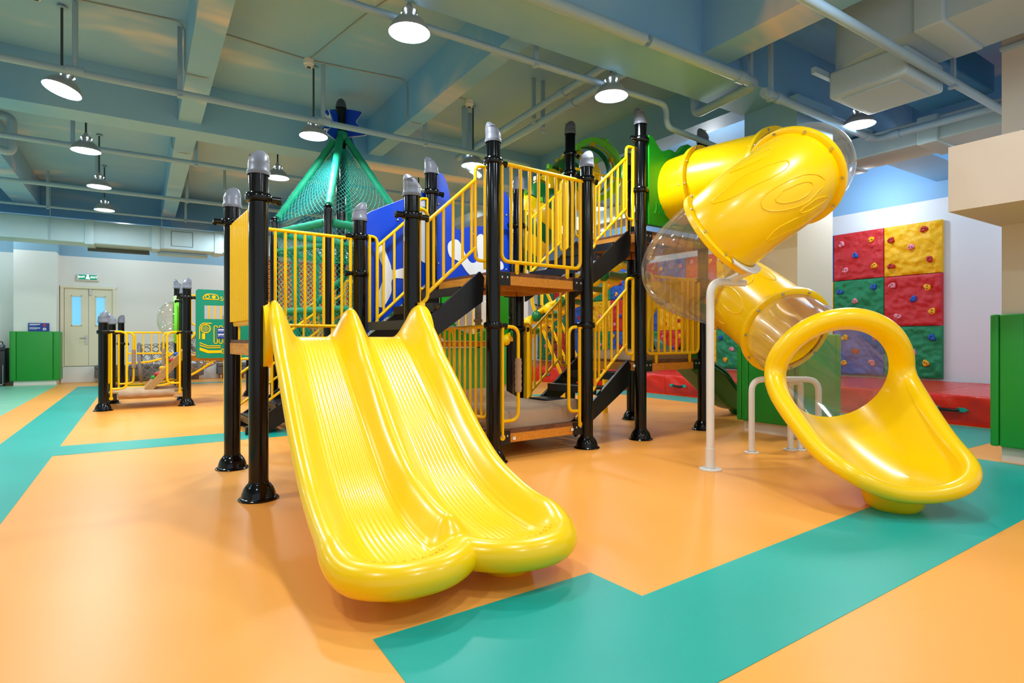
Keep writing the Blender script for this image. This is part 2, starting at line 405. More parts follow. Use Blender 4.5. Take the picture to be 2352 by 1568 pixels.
# blue safety notice standing on the pilaster padding
def notice(name, label, x, y, z, ax, ay, wd, ht, parent=None, grp=None, nrm=-.006):
    o = V((x, y, z)); ex = V(ax); ez = V((0, 0, 1)); nn = ex.cross(ez)
    th = thing(name, label, 'sign', (x, y, z), grp) if parent is None else None
    P = th if th is not None else parent
    a = MB().prism([(-wd/2, 0), (wd/2, 0), (wd/2, ht), (-wd/2, ht)], o, ex, ez, .006).obj('board' if th else 'notice', mat('notice_blue', srgb(22, 62, 150), .4), P, smooth=False)
    t = MB()
    for q, s in ((.7, 'Parental care'), (.26, 'Do not jump')):
        text_mesh(t, s, o+ex*(-.44*wd)+ez*ht*q+nn*.005, ex, ez, ht*.13, .001, align='LEFT')
        t.prism([(0, 0), (.5*wd, 0), (.5*wd, ht*.1), (0, ht*.1)], o+ex*(-.44*wd)+ez*ht*(q+.09)+nn*.004, ex, ez, .002)
    t.obj('lettering', M['white'], a if th is None else P, smooth=False)
    for q, c, nm in ((.73, srgb(200, 60, 60), 'round_symbol'), (.28, srgb(225, 225, 225), 'round_symbol')):
        MB().prism(circ(.27*wd, q*ht, .17*ht), o+nn*.005, ex, ez, .003).obj(nm, mat('symbol', c, .5), a if th is None else P, smooth=False)
    mb = MB()
    for q in (.73, .28):
        mb.prism(circ(.27*wd, q*ht+.05*ht, .035*ht, 12), o+nn*.008, ex, ez, .003)
        mb.prism([(.24*wd, (q-.1)*ht), (.3*wd, (q-.1)*ht), (.28*wd, (q+.02)*ht), (.26*wd, (q+.02)*ht)], o+nn*.008, ex, ez, .003)
    mb.obj('pictogram', mat('symbol_ink', srgb(60, 60, 80), .5), a if th is None else P, smooth=False)
    return th
notice('notice_board', 'small blue safety notice standing on the green pilaster padding', -2.28, 19.6, 1.422, (1, 0, 0), None, .44, .22)

# ------------------------------------------------------------------ pendant lamps
def lamp(x, y, z, tilt=0):
    th = thing('pendant_lamp', 'x', 'lamp', (x, y, z), 'pendant lamps under the painted ceiling')
    MB().lathe([(.182, 0), (.181, .012), (.168, .045), (.142, .085), (.108, .12), (.08, .145), (.068, .155), (.066, .205), (.05, .215), (.03, .225), (.022, .26), (0, .26)], (x, y, z), 28).obj('shade', M['shade'], th, angle=50)
    MB().lathe([(0, .02), (.1, .012), (.172, .006)], (x, y, z), 28).obj('lens', M['lamp_on'], th)
    for k in range(5): MB().sphere((x+.067*math.cos(k*1.257), y+.067*math.sin(k*1.257), z+.18), .009, 8, 6).obj('vent_hole', M['lamp_on'], th)
    mb = MB().cyl((x, y, z+.25), (x, y, 4.84), .013, n=8); mb.obj('rod', M['rod'], th)
    MB().lathe([(.05, 0), (.045, .02), (.014, .03)], (x, y, 4.83), 14, cap0=True).obj('ceiling_rose', M['pipe'], th)
    return th
def lit(x, y, z, e=46, omni=False):
    l = bpy.data.lights.new('lamp_or_fill_light', 'POINT' if omni else 'AREA'); l.energy = e; l.color = (.88, .955, 1)
    if omni: l.shadow_soft_size = .12
    else: l.shape = 'DISK'; l.size = .33
    o = bpy.data.objects.new('lamp_or_fill_light', l); COL.objects.link(o); o.location = (x, y, z-.012)
LAMPS = [(-.73, 7.96, 3.99, 'white pendant lamp with a tilted shade hanging before the upper left pipe'),
 (-.67, 10.3, 3.98, 'lit pendant lamp second along the left row behind the first pipe'),
 (-.63, 12.6, 3.98, 'lit pendant lamp third along the left row above the air duct'),
 (-.65, 14.8, 3.98, 'lit pendant lamp last in the left row right in front of the duct'),
 (1.94, 7.91, 3.98, 'lit pendant lamp just left of the star on the net tower'),
 (1.93, 10.27, 3.98, 'lit pendant lamp between the tall capped post and the net roof'),
 (2.0, 4.78, 3.98, 'brightest pendant lamp at the top edge of the picture'),
 (4.37, 7.9, 3.98, 'lit pendant lamp behind the tall post left of the upper railing'),
 (4.42, 4.8, 3.98, 'lit pendant lamp under the large ceiling beam above the lime ring'),
 (7.62, 3.72, 3.97, 'lit pendant lamp under the big duct above the yellow tube slide'),
 (4.5, 10.3, 3.98, 'lit pendant lamp half hidden behind the capped post right of the net roof'),
 (8.16, 9.3, 4.04, 'lit pendant lamp seen through the bars of the upper stair railing')]
for x, y, z, lb in LAMPS:
    z -= .06
    o = lamp(x, y, z); o['label'] = lb
    if 'tilted' in lb:
        for c in o.children:
            if c.name.split('.')[0] in ('shade', 'lens', 'vent_hole'): c.rotation_euler = (rad(-5), rad(14), 0)
    lit(x, y, z-.04)
# rows carried on past the camera, plus unseen fill lights added to brighten walls
for x, y in ((-.7, 4.8), (-.7, 1.8), (2.0, 1.8), (4.4, 1.8), (2, -.6), (4.4, -.6), (8.2, 6.4), (8.2, 11), (8.2, 14.5), (-3.4, 18.9), (-.4, 18.9), (2.6, 18.9), (5.6, 18.9), (11.7, 2.6), (11.7, 5.6), (11.7, 9), (11.7, 13), (1.93, 13), (4.5, 13), (1.93, 15.5), (4.8, 15.5), (-3.6, 14.8), (-4, 10.3), (-4, 6)):
    lit(x, y, 3.92, omni=x > 8 or y > 18, e=40 if y > 2 else 30)

# ------------------------------------------------------------------ smoke detectors with their cable runs
for (x, y, lb) in ((-.93, 7.75, 'round white smoke detector beside the tilted pendant lamp'), (1.84, 7.75, 'round smoke detector by the rod of the lamp left of the star'), (4.22, 7.75, 'round smoke detector beside the drain pipes')):
    th = thing('smoke_detector', lb, 'smoke detector', (x, y, 4.79), 'smoke detectors')
    MB().lathe([(.0, -.05), (.045, -.05), (.05, -.02), (.065, -.015), (.065, .05)], (x, y, 4.81), 18).obj('housing', M['board_white'], th)
    MB().cyl((x, y, 4.755), (x, y, 4.77), .03, n=14).obj('sensor', M['rod'], th)
for pts, lb in (([(-1.1, 6.6, 4.85), (-.93, 7.75, 4.85), (.42, 7.6, 4.85), (.42, 7.6, 4.3), (.44, 7.62, 4.27), (.72, 7.62, 4.27), (.74, 7.62, 4.85), (1.84, 7.75, 4.85), (3.14, 7.6, 4.85), (3.14, 7.6, 4.27), (3.42, 7.6, 4.27), (3.42, 7.6, 4.85), (4.22, 7.75, 4.85)], 'thin grey cable running across the ceiling from detector to detector'),
                ([(2.5, 4.8, 4.85), (2.1, 6.4, 4.85), (1.84, 7.75, 4.85)], 'thin cable slanting across the ceiling to the middle smoke detector'),
                ([(-1.9, 10.9, 4.85), (.42, 10.9, 4.85), (.42, 10.9, 4.28), (.74, 10.9, 4.27), (.76, 10.9, 4.85), (3.1, 10.9, 4.85)], 'thin cable across the ceiling behind the second pipe')):
    tag(MB().tube(fillet(pts, .12), .007, 6).obj('ceiling_cable', M['cable']), lb, 'cable', 'ceiling cables')

# ------------------------------------------------------------------ pipes under the ceiling
def pipe(label, pts, r, hangers=(), rr=.12, mats='pipe', joints=(), drops=()):
    P = fillet(pts, rr, 6)
    c = V(pts[0]); th = thing('ceiling_pipe', label, 'pipe', (c.x, c.y, c.z), 'pipes under the ceiling')
    MB().tube(P, r, 16).obj('pipe_run', M[mats], th)
    for h in hangers:
        h = V(h); mb = MB().box((h.x, h.y, (h.z+4.86)/2), (.05, .035, 4.86-h.z)); mb.box((h.x, h.y, h.z-r-.01), (.05, .08, .02))
        mb.obj('hanger', M['pipe'], th, smooth=False)
    for d in drops: MB().cyl(d, (d[0], d[1], 4.84), .028, n=12).obj('riser', M['pipe'], th)
    for a, b in joints:
        MB().cyl(a, b, r*1.22, n=16).obj('coupling', M[mats], th)
    return th
pipe('long white pipe crossing in front of the star on the net tower', [(-6.8, 7.77, 4.1), (4.15, 7.77, 4.08), (5.37, 7.77, 4.06), (5.37, 7.77, 3.8)], .04, [(.38, 7.77, 4.1), (3.5, 7.77, 4.1)], joints=[((-.68, 7.77, 4.1), (-.52, 7.77, 4.1)), ((1.95, 7.77, 4.1), (2.11, 7.77, 4.1))], drops=[(-.6, 7.77, 4.1), (2.03, 7.77, 4.1)])
pipe('long white pipe crossing behind the second pendant lamp of the left row', [(-6.8, 10.65, 4.08), (6.2, 10.65, 4.06)], .04, [(.75, 10.65, 4.08)], drops=[(-.85, 10.65, 4.08), (1.75, 10.65, 4.08)])
pipe('long white pipe crossing above the air duct', [(-6.8, 13.66, 4.1), (6.2, 13.66, 4.08)], .04, [(-2.35, 13.66, 4.1), (.8, 13.66, 4.1)], drops=[(-.72, 13.66, 4.1), (1.5, 13.66, 4.1)])
pipe('thin pipe running just above the air duct', [(-6.8, 15.9, 4.08), (6.6, 15.9, 4.08)], .025, [(-1.7, 15.9, 4.08), (.9, 15.9, 4.08)])
pipe('sprinkler pipe behind the lamp under the large beam', [(-6.8, 4.93, 4.12), (5.45, 4.93, 4.1), (5.45, 4.93, 3.83), (6.6, 5.02, 3.8)], .035, [(3.48, 4.93, 4.12)])
pipe('thick lagged white pipe along the large beam', [(-6.8, 3.97, 4.1), (4.08, 3.97, 4.1)], .058)
pipe('thick lagged pipe continuing along the large beam to an elbow', [(4.14, 3.97, 4.1), (5.87, 3.97, 4.1), (6.0, 4.95, 4.1), (6.0, 4.95, 4.6)], .055, [(5.75, 3.97, 4.1)], joints=[((5.5, 3.97, 4.1), (5.62, 3.97, 4.1))])
pipe('copper core pipe showing in the gap of the lagged pipe', [(4.0, 3.97, 4.1), (4.3, 3.97, 4.1)], .022)
pipe('white pipe with rope lashings turning above the yellow tube slide', [(5.76, 3.82, 3.93), (8.42, 3.9, 3.93), (8.42, 1.2, 3.93)], .048, [(5.9, 3.82, 3.93)], joints=[((5.8, 3.82, 3.93), (5.88, 3.82, 3.93)), ((5.98, 3.827, 3.93), (6.1, 3.83, 3.93)), ((8.15, 3.89, 3.93), (8.25, 3.893, 3.93)), ((8.42, 3.72, 3.93), (8.42, 3.6, 3.93))])
pipe('white pipe crossing in front of the large square duct', [(3.6, 2.5, 3.84), (8.64, 2.5, 3.84)], .042, [(7.0, 2.5, 3.84)])
for k, (y, z) in enumerate(((6.9, 4.3), (7.05, 4.2))):
    pipe(('upper', 'lower')[k]+' of two drain pipes running side by side along the far right bay', [(4.55+.16*k, 8.75, z), (4.55+.16*k, 4.8, z+.1)], .05, [(4.62+.16*k, 6.6, z)], joints=[((4.55+.16*k, 5.9, z+.07), (4.55+.16*k, 5.8, z+.07))])
pipe('upright drain pipe with two collars beside the smoke detector', [(4.48, 8.2, 4.86), (4.48, 8.2, 4.0), (4.75, 8.3, 3.9)], .045, joints=[((4.48, 8.2, 4.55), (4.48, 8.2, 4.65)), ((4.48, 8.2, 4.3), (4.48, 8.2, 4.4))])
pipe('bent upright drain pipe nearest the lamp rod', [(4.28, 8.0, 4.86), (4.28, 8.0, 3.95), (4.6, 8.1, 3.85)], .05)
pipe('vertical white pipe with a bend at the left picture edge', [(-3.0, 10.9, 4.3), (-1.6, 11.15, 3.95), (-1.6, 11.15, 4.5), (-2.7, 11.2, 4.5)], .06)

# ------------------------------------------------------------------ ducts
def duct_box(mb, x0, x1, y0, y1, z0, z1, bev=.02): mb.box(((x0+x1)/2, (y0+y1)/2, (z0+z1)/2), (x1-x0, y1-y0, z1-z0), bev=bev)
th = thing('air_duct', 'long pale blue rectangular air duct hanging before the back wall', 'duct', (1, 16.6, 3.4))
mb = MB(); duct_box(mb, -6.8, 7, 16.35, 17.05, 3.42, 3.93); mb.obj('duct_run', M['duct'], th)
for x in (-2.75, -1.0, .3, 1.65, 3.0):
    mb = MB(); duct_box(mb, x-.09, x+.09, 16.32, 17.08, 3.39, 3.96, .01); mb.obj('flange', M['duct'], th)
mb = MB(); mb.box((-.45, 17.08, 3.38), (1.25, .1, .1)); mb.obj('vent_grille', M['grille'], th, smooth=False)
mb = MB(); mb.box((.9, 17.0, 3.36), (1.1, .3, .06), bev=.01); mb.obj('access_tray', M['duct'], th)
mb = MB()
for a, b, c, d in ((.62, .62, 3.5, 3.86), (1.08, 1.08, 3.5, 3.86), (.62, 1.08, 3.86, 3.86), (.62, 1.08, 3.5, 3.5)): mb.box(((a+b)/2, 16.345, (c+d)/2), (max(.008, b-a), .008, max(.008, d-c)))
mb.obj('access_panel', M['grille'], th, smooth=False)
for x in (-1.7, .42, 2.2):
    MB().cyl((x, 16.3, 3.4), (x, 16.3, 4.85), .008, n=6).obj('hanger', M['pipe'], th)

# big square duct with an elbow, over the right side
th = thing('air_duct', 'large grey square air duct with a boxed plenum at the upper right', 'duct', (6.4, 2.6, 3.9))
mb = MB().prism([(5.95, -1), (6.75, -1), (6.85, 3.34), (6.4, 3.34)]+[(6.4-.45*math.sin(rad(a)), 2.5+.84*math.cos(rad(a))) for a in range(8, 91, 9)], (0, 0, 4.31), (1, 0, 0), (0, 1, 0), .58); mb.obj('duct_run', M['duct_warm'], th, angle=25)
for y in (2.3, 1.4, .5):
    mb = MB(); duct_box(mb, 5.9, 6.8, y-.12, y+.12, 3.99, 4.63, .02); mb.obj('flange', M['duct_warm'], th)
mb = MB(); duct_box(mb, 6.12, 6.95, 2.56, 3.3, 3.74, 4.03, .035); mb.obj('plenum', M['duct_warm'], th)
mb = MB(); mb.box((6.53, 2.93, 3.735), (.66, .56, .02)); mb.obj('hatch', M['duct_warm'], th, smooth=False)
mb = MB(); mb.box((6.42, 3.32, 4.0), (1.1, .05, .06)); mb.obj('support_bar', M['pipe'], th, smooth=False)
th = thing('air_duct', 'pale duct running along the right wall below the big duct', 'duct', (9.1, 5, 3.8))
mb = MB(); duct_box(mb, 8.75, 9.4, -1, 14.5, 3.82, 4.14); mb.obj('duct_run', M['duct'], th)
for y in (2.4, 3.4, 4.6, 6.5):
    mb = MB(); duct_box(mb, 8.7, 9.45, y-.12, y+.12, 3.79, 4.16, .02); mb.obj('flange', M['duct'], th)
mb = MB(); duct_box(mb, 7.15, 8.6, 2.65, 3.4, 4.16, 4.5); tag(mb.obj('air_duct', mat('blue_duct', srgb(30, 110, 165), .5)), 'deep blue duct piece between the big duct and the right column', 'duct')
# ------------------------------------------------------------------ shared play-frame pieces
PR = .07
def post(parent, p, h, collars=(), lean=(0, 1, 0), base=True, capdir=(.7, .7)):
    """black steel post with a slanted grey cap, a bell foot and clamp collars"""
    p = V(p); x, y = p.x, p.y; z0 = p.z
    q = MB().cyl((x, y, z0), (x, y, h-.15), PR, n=28).obj('post', M['black'], parent)
    d = V((capdir[0], capdir[1], 0)).normalized(); e = V((-d.y, d.x, 0)); n = 28; mb = MB(); vs = []
    # bullet cap cut at a slant: rings shrink and drift towards the tip
    rings = [(.079, -.03, 0, 0), (.083, -.012, 0, 0), (.083, .0, 0, 0), (.076, .008, 0, 0), (.076, .05, .0, 0), (.073, .085, .004, .35), (.064, .118, .012, .5), (.048, .146, .022, .5), (.026, .166, .034, .4), (.006, .172, .04, .2)]
    for r, z, off, sl in rings:
        for i in range(n):
            a = 2*PI*i/n; c = math.cos(a)
            vs.append(V((x, y, h-.17+z+sl*r*c*.55)) + d*(off+r*c) + e*(r*math.sin(a)))
    fs = [(k*n+i, k*n+(i+1) % n, (k+1)*n+(i+1) % n, (k+1)*n+i) for k in range(len(rings)-1) for i in range(n)] + [tuple(range((len(rings)-1)*n, len(rings)*n))]
    mb.add(vs, fs)
    # raised swoosh ridge round the dome
    mb.tube([V((x, y, h-.17+.07+.055*t)) + d*(.072*math.cos(a)*(1-.12*t)+.006) + e*(.073*math.sin(a)*(1-.1*t)) for t, a in [(k/14, rad(-120+240*k/14)) for k in range(15)]], .006, 6)
    mb.obj('post_cap', M['cap'], q, angle=50)
    if base:
        MB().lathe([(.142, 0), (.145, .006), (.138, .014), (.124, .02), (.118, .05), (.104, .085), (.084, .112), (.074, .122), (.072, .135)], (x, y, z0+.001), 32, cap0=True).obj('post_foot', M['black'], q)
    for cz, ca in collars:
        mb = MB().lathe([(.071, -.035), (.088, -.03), (.095, -.014), (.095, .014), (.088, .03), (.071, .035)], (x, y, cz), 28)
        for a in ca:
            a = rad(a+4); u = V((math.cos(a), math.sin(a), 0))
            mb.cyl(V((x, y, cz))+u*.085, V((x, y, cz))+u*.16, .026, n=12)
            mb.sphere(V((x, y, cz))+u*.15+V((0, 0, -.02)), .02, 8, 6)
        mb.obj('clamp_collar', M['black'], q, angle=50)
    return q
def frame_pts(a, b, z0, z1, dz, r=.1):
    """outline of a railing between plan points a and b: open top run, rounded lower corners; dz lifts the b end"""
    a = V((a[0], a[1], 0)); b = V((b[0], b[1], 0))
    return fillet([a+ZX*z1, a+ZX*z0, b+ZX*(z0+dz), b+ZX*(z1+dz)], r, 6)
def railing(parent, a, b, z0, z1, dz=0, nb=8, inset=.1, r=.017, name='guard_rail', tabs=True, topout=True, rb=None):
    a = V((a[0], a[1], 0)); b = V((b[0], b[1], 0)); L = (b-a).length; e = (b-a)/L; up = ZX*1
    A = a+e*inset; B = b-e*inset; k = lambda p: dz*((p-a).dot(e)/L)
    mb = MB()
    pts = fillet([A+ZX*(z1+k(A)), A+ZX*(z0+k(A)), B+ZX*(z0+k(B)), B+ZX*(z1+k(B))], .09, 6)
    mb.tube(pts, r, 10)
    t0 = a if topout else A; t1 = b if topout else B
    mb.tube([t0+e*.07*topout+ZX*(z1+k(t0)), t1-e*.07*topout+ZX*(z1+k(t1))], r*1.1, 10)
    for i in range(nb):
        p = A+(B-A)*((i+1)/(nb+1)); mb.cyl(p+ZX*(z0+k(p)), p+ZX*(z1+k(p)), rb or r*.85, n=8, caps=False)
    if tabs:
        for f in (.18, .82):
            p = A+(B-A)*f; q = p+ZX*(z0+k(p)-.05); n = e.cross(ZX)
            mb.box(q, (.045, .012, .1), M=Mx((e, n, ZX)).transposed()); mb.cyl(q-ZX*.05-n*.006, q-ZX*.05+n*.006, .022, n=12)
    return mb.obj(name, M['rail'], parent)
def grab(parent, p, e, z0, z1, wd=.2, r=.018, ztab=None, wrap=False):
    """tall closed hand loop beside an opening: p plan point at the post, e direction away from it"""
    p = V((p[0], p[1], 0)); e = V(e).normalized(); a = p+e*.11; b = p+e*(.11+wd)
    pts = fillet([p+e*.06+ZX*z1, b+ZX*z1, b+ZX*z0, a+ZX*z0], .1, 6)
    mb = MB().tube(pts, r, 10); mb.tube([a+ZX*z1, a+ZX*(ztab if ztab is not None else z0-.12)], r*1.05, 10)
    zt = (ztab if ztab is not None else z0-.12); n = e.cross(ZX)
    mb.cyl(a+ZX*zt-n*.012, a+ZX*zt+n*.012, .03, n=14)
    q = mb.obj('grab_rail', M['rail'], parent)
    if wrap:
        zz = lerp(z0, z1, .3); z2 = lerp(z0, z1, .66)
        MB().tube([b+ZX*(zz+(z2-zz)*i/16) for i in range(17)], [r*1.75+.003*(i % 3) for i in range(17)], 12).obj('fabric_wrap', M['tan'], q)
    return q
def deck(parent, ua, ub, va, vb, z, th=.1, Wf=None, beamx=True):
    Wf = Wf or W
    q = MB()
    n = 7
    for i in range(n):
        v0 = va+(vb-va)*i/n+.004; v1 = va+(vb-va)*(i+1)/n-.004
        c = Wf((ua+ub)/2, (v0+v1)/2, z-.02); q.box(c, (ub-ua-.06, v1-v0, .04), rz=rad(4))
    for v in (va+.03, (va+vb)/2, vb-.03):
        q.box(Wf((ua+ub)/2, v, z-.08), (ub-ua-.14, .05, .1), rz=rad(4), mi=1)
    for u in (ua+.05, ub-.05):
        q.box(Wf(u, (va+vb)/2, z-.08), (.05, vb-va-.14, .1), rz=rad(4), mi=1)
    d = q.obj('deck', [M['plank'], M['wood']], parent, smooth=False)
    for u, s in ((ua, 1), (ub, -1)):
        for v in (va, vb):
            mb = MB().box(Wf(u+s*.13, v+(.028 if v == vb else -.003), z-.075), (.15, .012, .13), rz=rad(4))
            for k in (.1, .165):
                c = Wf(u+s*k, v+(.034 if v == vb else -.009), z-.06); mb.sphere(c, .013, 10, 6, mi=1)
            mb.obj('deck_bracket', [M['stair'], M['bolt']], d)
    return d
def stairs(parent, ua, za, ub, zb, va, vb, n=3, Wf=None, legs=False):
    """black staircase: two plate sides, perforated treads"""
    Wf = Wf or W; th = MB(); par = None
    du, dz = ub-ua, zb-za
    q = bpy.data.objects.new('staircase', None); COL.objects.link(q); q.parent = parent; q['_org'] = parent['_org']
    for v in (va, vb):
        o = Wf(ua, v, 0)
        prof = [(-.02, za-.02), (-.02, za-.2) if za > .2 else (.12, max(0.004, za-.2)), (du-.02, zb-.3), (du+.0, zb-.06), (du-.05, zb+.0)]
        if za < .2: prof = [(-.06, .004), (.2, .004), (du, zb-.3), (du+.02, zb-.05), (du-.03, zb), (-.06, .09)]
        MB().prism(prof, o, UX, ZX, .035).obj('stringer', M['stair'], q, angle=20)
    for i in range(n):
        t = (i+.62)/n; z = za+dz*(i+1)/(n+1)
        # tread with two rows of punched holes left as dark dots, and its nosing
        uu = ua+du*t
        m2 = MB().box(Wf(uu, (va+vb)/2, z), (du/n*1.05, vb-va-.05, .025), rz=rad(4)).box(Wf(uu-du/n*.5, (va+vb)/2, z-.03), (.02, vb-va-.05, .085), rz=rad(4))
        m2.obj('tread', M['stair'], q, smooth=False)
        m3 = MB()
        for r_ in range(2):
            for k in range(16):
                c = Wf(uu-du/n*.512, lerp(va+.2, vb-.2, k/15), z-.02-.03*r_); m3.box(c, (.004, .012, .012), rz=rad(4))
        m3.obj('grip_dots', M['cap'], q, smooth=False)
    return q
def stair_rail(parent, ua, za, ub, zb, v, lo, hi, nb=5, ends=(True, True), Wf=None):
    """sloping bar railing with a tall loop at each end; lo/hi heights above the stair line"""
    Wf = Wf or W; mb = MB(); r = .017
    A = Wf(ua+.02, v, 0); B = Wf(ub-.02, v, 0); la, lb = za+lo, zb+lo; ha, hb = za+hi, zb+hi
    e = UX
    A2 = A+e*.12; B2 = B-e*.12; f = lambda p, q0, q1: lerp(q0, q1, (p-A).dot(e)/(B-A).dot(e))
    mb.tube([A2+ZX*f(A2, la, lb), B2+ZX*f(B2, la, lb)], r, 10)
    mb.tube([A2+ZX*f(A2, ha, hb), B2+ZX*f(B2, ha, hb)], r, 10)
    # lower loop (at A) and upper loop (at B)
    zt = f(A2, ha, hb); zb0 = f(A2, la, lb)
    mb.tube(fillet([A-e*.03+ZX*(zt+.1), A2+ZX*(zt+.1), A2+ZX*(zb0-.05), A+e*.05+ZX*(zb0-.1)], .07), r, 10)
    mb.tube([A+e*.03+ZX*(zt+.1), A+e*.03+ZX*(zb0-.12)], r*1.1, 10)
    zt = f(B2, ha, hb); zb0 = f(B2, la, lb)
    mb.tube(fillet([B+e*.04+ZX*(zt+.14), B2+ZX*(zt+.14), B2+ZX*(zb0-.12), B+ZX*(zb0-.12)], .07), r, 10)
    mb.tube([B+ZX*(zt+.14), B+ZX*(zb0-.2)], r*1.25, 10)
    for i in range(nb):
        p = A2+(B2-A2)*((i+.6)/nb); mb.cyl(p+ZX*f(p, la, lb), p+ZX*f(p, ha, hb), r*.85, n=8, caps=False)
    return mb.obj('stair_railing', M['rail'], parent)
def blob(pts, n=6): return [(p.x, p.y) for p in cr([(x, y, 0) for x, y in pts], n, closed=True)]

# ------------------------------------------------------------------ the main climbing frame
U0, U1, U2, U3, U4, U5 = 0, 1.28, 2.16, 3.43, 4.33, 5.58
V0, V1 = 0, 1.25
Z1, Z2, Z3, ZL, ZM = 1.2, 1.88, 2.53, .3, .95
CF = thing('play_structure', 'large climbing structure of black capped posts with wooden decks, yellow railings and black stairs', 'play structure', W(2.8, .6, 0))
d1 = (.3, .95)
post(CF, W(U0, V0), 2.64, [(2.27, (0, 5))], capdir=(.45, .9))
post(CF, V((.715, 5.93, 0)), 2.63, [(2.29, (-90, 180))], capdir=(.45, .9))
post(CF, W(U1, V0), 2.67, [(2.3, (0, 180))], capdir=(-.6, .5))
post(CF, W(U1+.02, V1), 2.66, [(2.29, (180, 0)), (1.9, (180,))], capdir=(.8, -.5))
post(CF, W(U2, V0), 3.33, [(2.95, (0,)), (1.34, (0,))], capdir=(-.6, .5))
post(CF, W(U2, V1), 3.31, [(2.9, (0,))], capdir=(-.6, .5))
post(CF, W(U3, V0), 3.31, [(2.98, (180, 0)), (1.36, (180,))], capdir=(.7, .3))
post(CF, W(U3, V1), 3.32, [(2.66, (180, 0)), (1.34, (0,))], capdir=(.6, .5))
post(CF, W(U4, V0), 3.99, [(3.61, (180, 0)), (3.0, ()), (1.98, (180, 0))], capdir=(-.5, .5))
post(CF, W(U4, V1), 4.23, [(3.76, (0,)), (3.5, (0,)), (1.98, (180,))], capdir=(.6, .4))
post(CF, W(U5, V0), 4.02, [(3.6, (180,)), (1.98, (180,))], capdir=(-.6, .5))
post(CF, W(U5, V1), 4.02, [(3.6, ()), (1.98, ())], capdir=(-.6, .5))
deck(CF, U0, U1, V0, V1, Z1); deck(CF, U2, U3, V0, V1, Z2); deck(CF, U4, U5, V0, V1, Z3)
deck(CF, U2, U3, V0, V1, ZL); deck(CF, U4, U5, V0, V1, ZM)
# ribbed yellow panel on the left of the slide deck
mb = MB(); a, b = W(.03, .12), V((.72, 5.82, 0)); e = (b-a).normalized(); n = e.cross(ZX); L = (b-a).length
mb.prism(rrect(0, Z1+.12, L, 2.27, .05), a, e, ZX, .025)
for i in range(11):
    p = a+e*(L*(i+.5)/11); mb.cyl(p-n*.008+ZX*(Z1+.16), p-n*.008+ZX*2.24, .038, n=12)
mb.cyl(a+e*.06+ZX*(Z1+.14), a+e*(L-.06)+ZX*(Z1+.14), .02, n=10).cyl(a+ZX*2.26, b+ZX*2.26, .02, n=10)
p = a+e*(L-.22); mb.box(p+ZX*(Z1+.02), (.012, .05, .2))
mb.obj('ribbed_panel', M['rail'], CF)
railing(CF, V((.715, 5.93, 0)), W(U1+.02, V1), Z1+.14, 2.27, nb=10)
stair_rail(CF, U1+.05, Z1, U2-.03, Z2, V0+.06, .32, .98)
stair_rail(CF, U1+.07, Z1, U2-.03, Z2, V1-.02, .12, .9, nb=4)
stairs(CF, U1, Z1, U2, Z2, .17, 1.08)
railing(CF, W(U2, V0), W(U3, V0), Z2+.1, Z2+1.07, nb=8, r=.02)
stair_rail(CF, U3+.05, Z2, U4-.05, Z3, V0+.06, .34, .95)
stair_rail(CF, U3+.05, Z2, U4-.05, Z3, V1-.02, .1, .8)
stairs(CF, U3, Z2, U4, Z3, .17, 1.08)
# lower level
grab(CF, W(U2, V0), UX, ZL+.09, 1.33, wd=.2, ztab=ZL-.07, wrap=True)
grab(CF, W(U3, V0), -UX, ZL+.12, 1.34, wd=.16, ztab=ZL-.03)
grab(CF, W(U2, V1), UX, ZL+.1, 1.33, wd=.2)
railing(CF, W(U2, V0), W(U2, V1), ZL+.12, 1.33, nb=9)
stair_rail(CF, U3+.05, ZL, U4-.05, ZM, V0+.06, .3, .95)
stair_rail(CF, U3+.05, ZL, U4-.05, ZM, V1-.02, .12, .9)
stairs(CF, U3, ZL, U4, ZM, .17, 1.08)
railing(CF, W(U4, V0), W(U5, V0), ZM+.08, 1.98, nb=8, r=.018)
# solid yellow panel with an arched hole, right side of the middle deck
mb = MB(); o = W(U5, 0, 0)
L = V1; hole = [(.26, 1.06)] + [(.57+.31*math.cos(rad(180-i*15)), 1.42+.31*math.sin(rad(180-i*15))) for i in range(13)] + [(.88, 1.06)]
mb.prism(rrect(.08, ZM+.06, L-.08, 2.04, .06), o, VX, ZX, .05, holes=[hole[::-1]])
for v in (.12, .2, .28, L-.12, L-.2, L-.28): mb.cyl(W(U5-.03, v, ZM+.12), W(U5-.03, v, 2.0), .014, n=8)
mb.obj('arch_panel', M['rail'], CF)
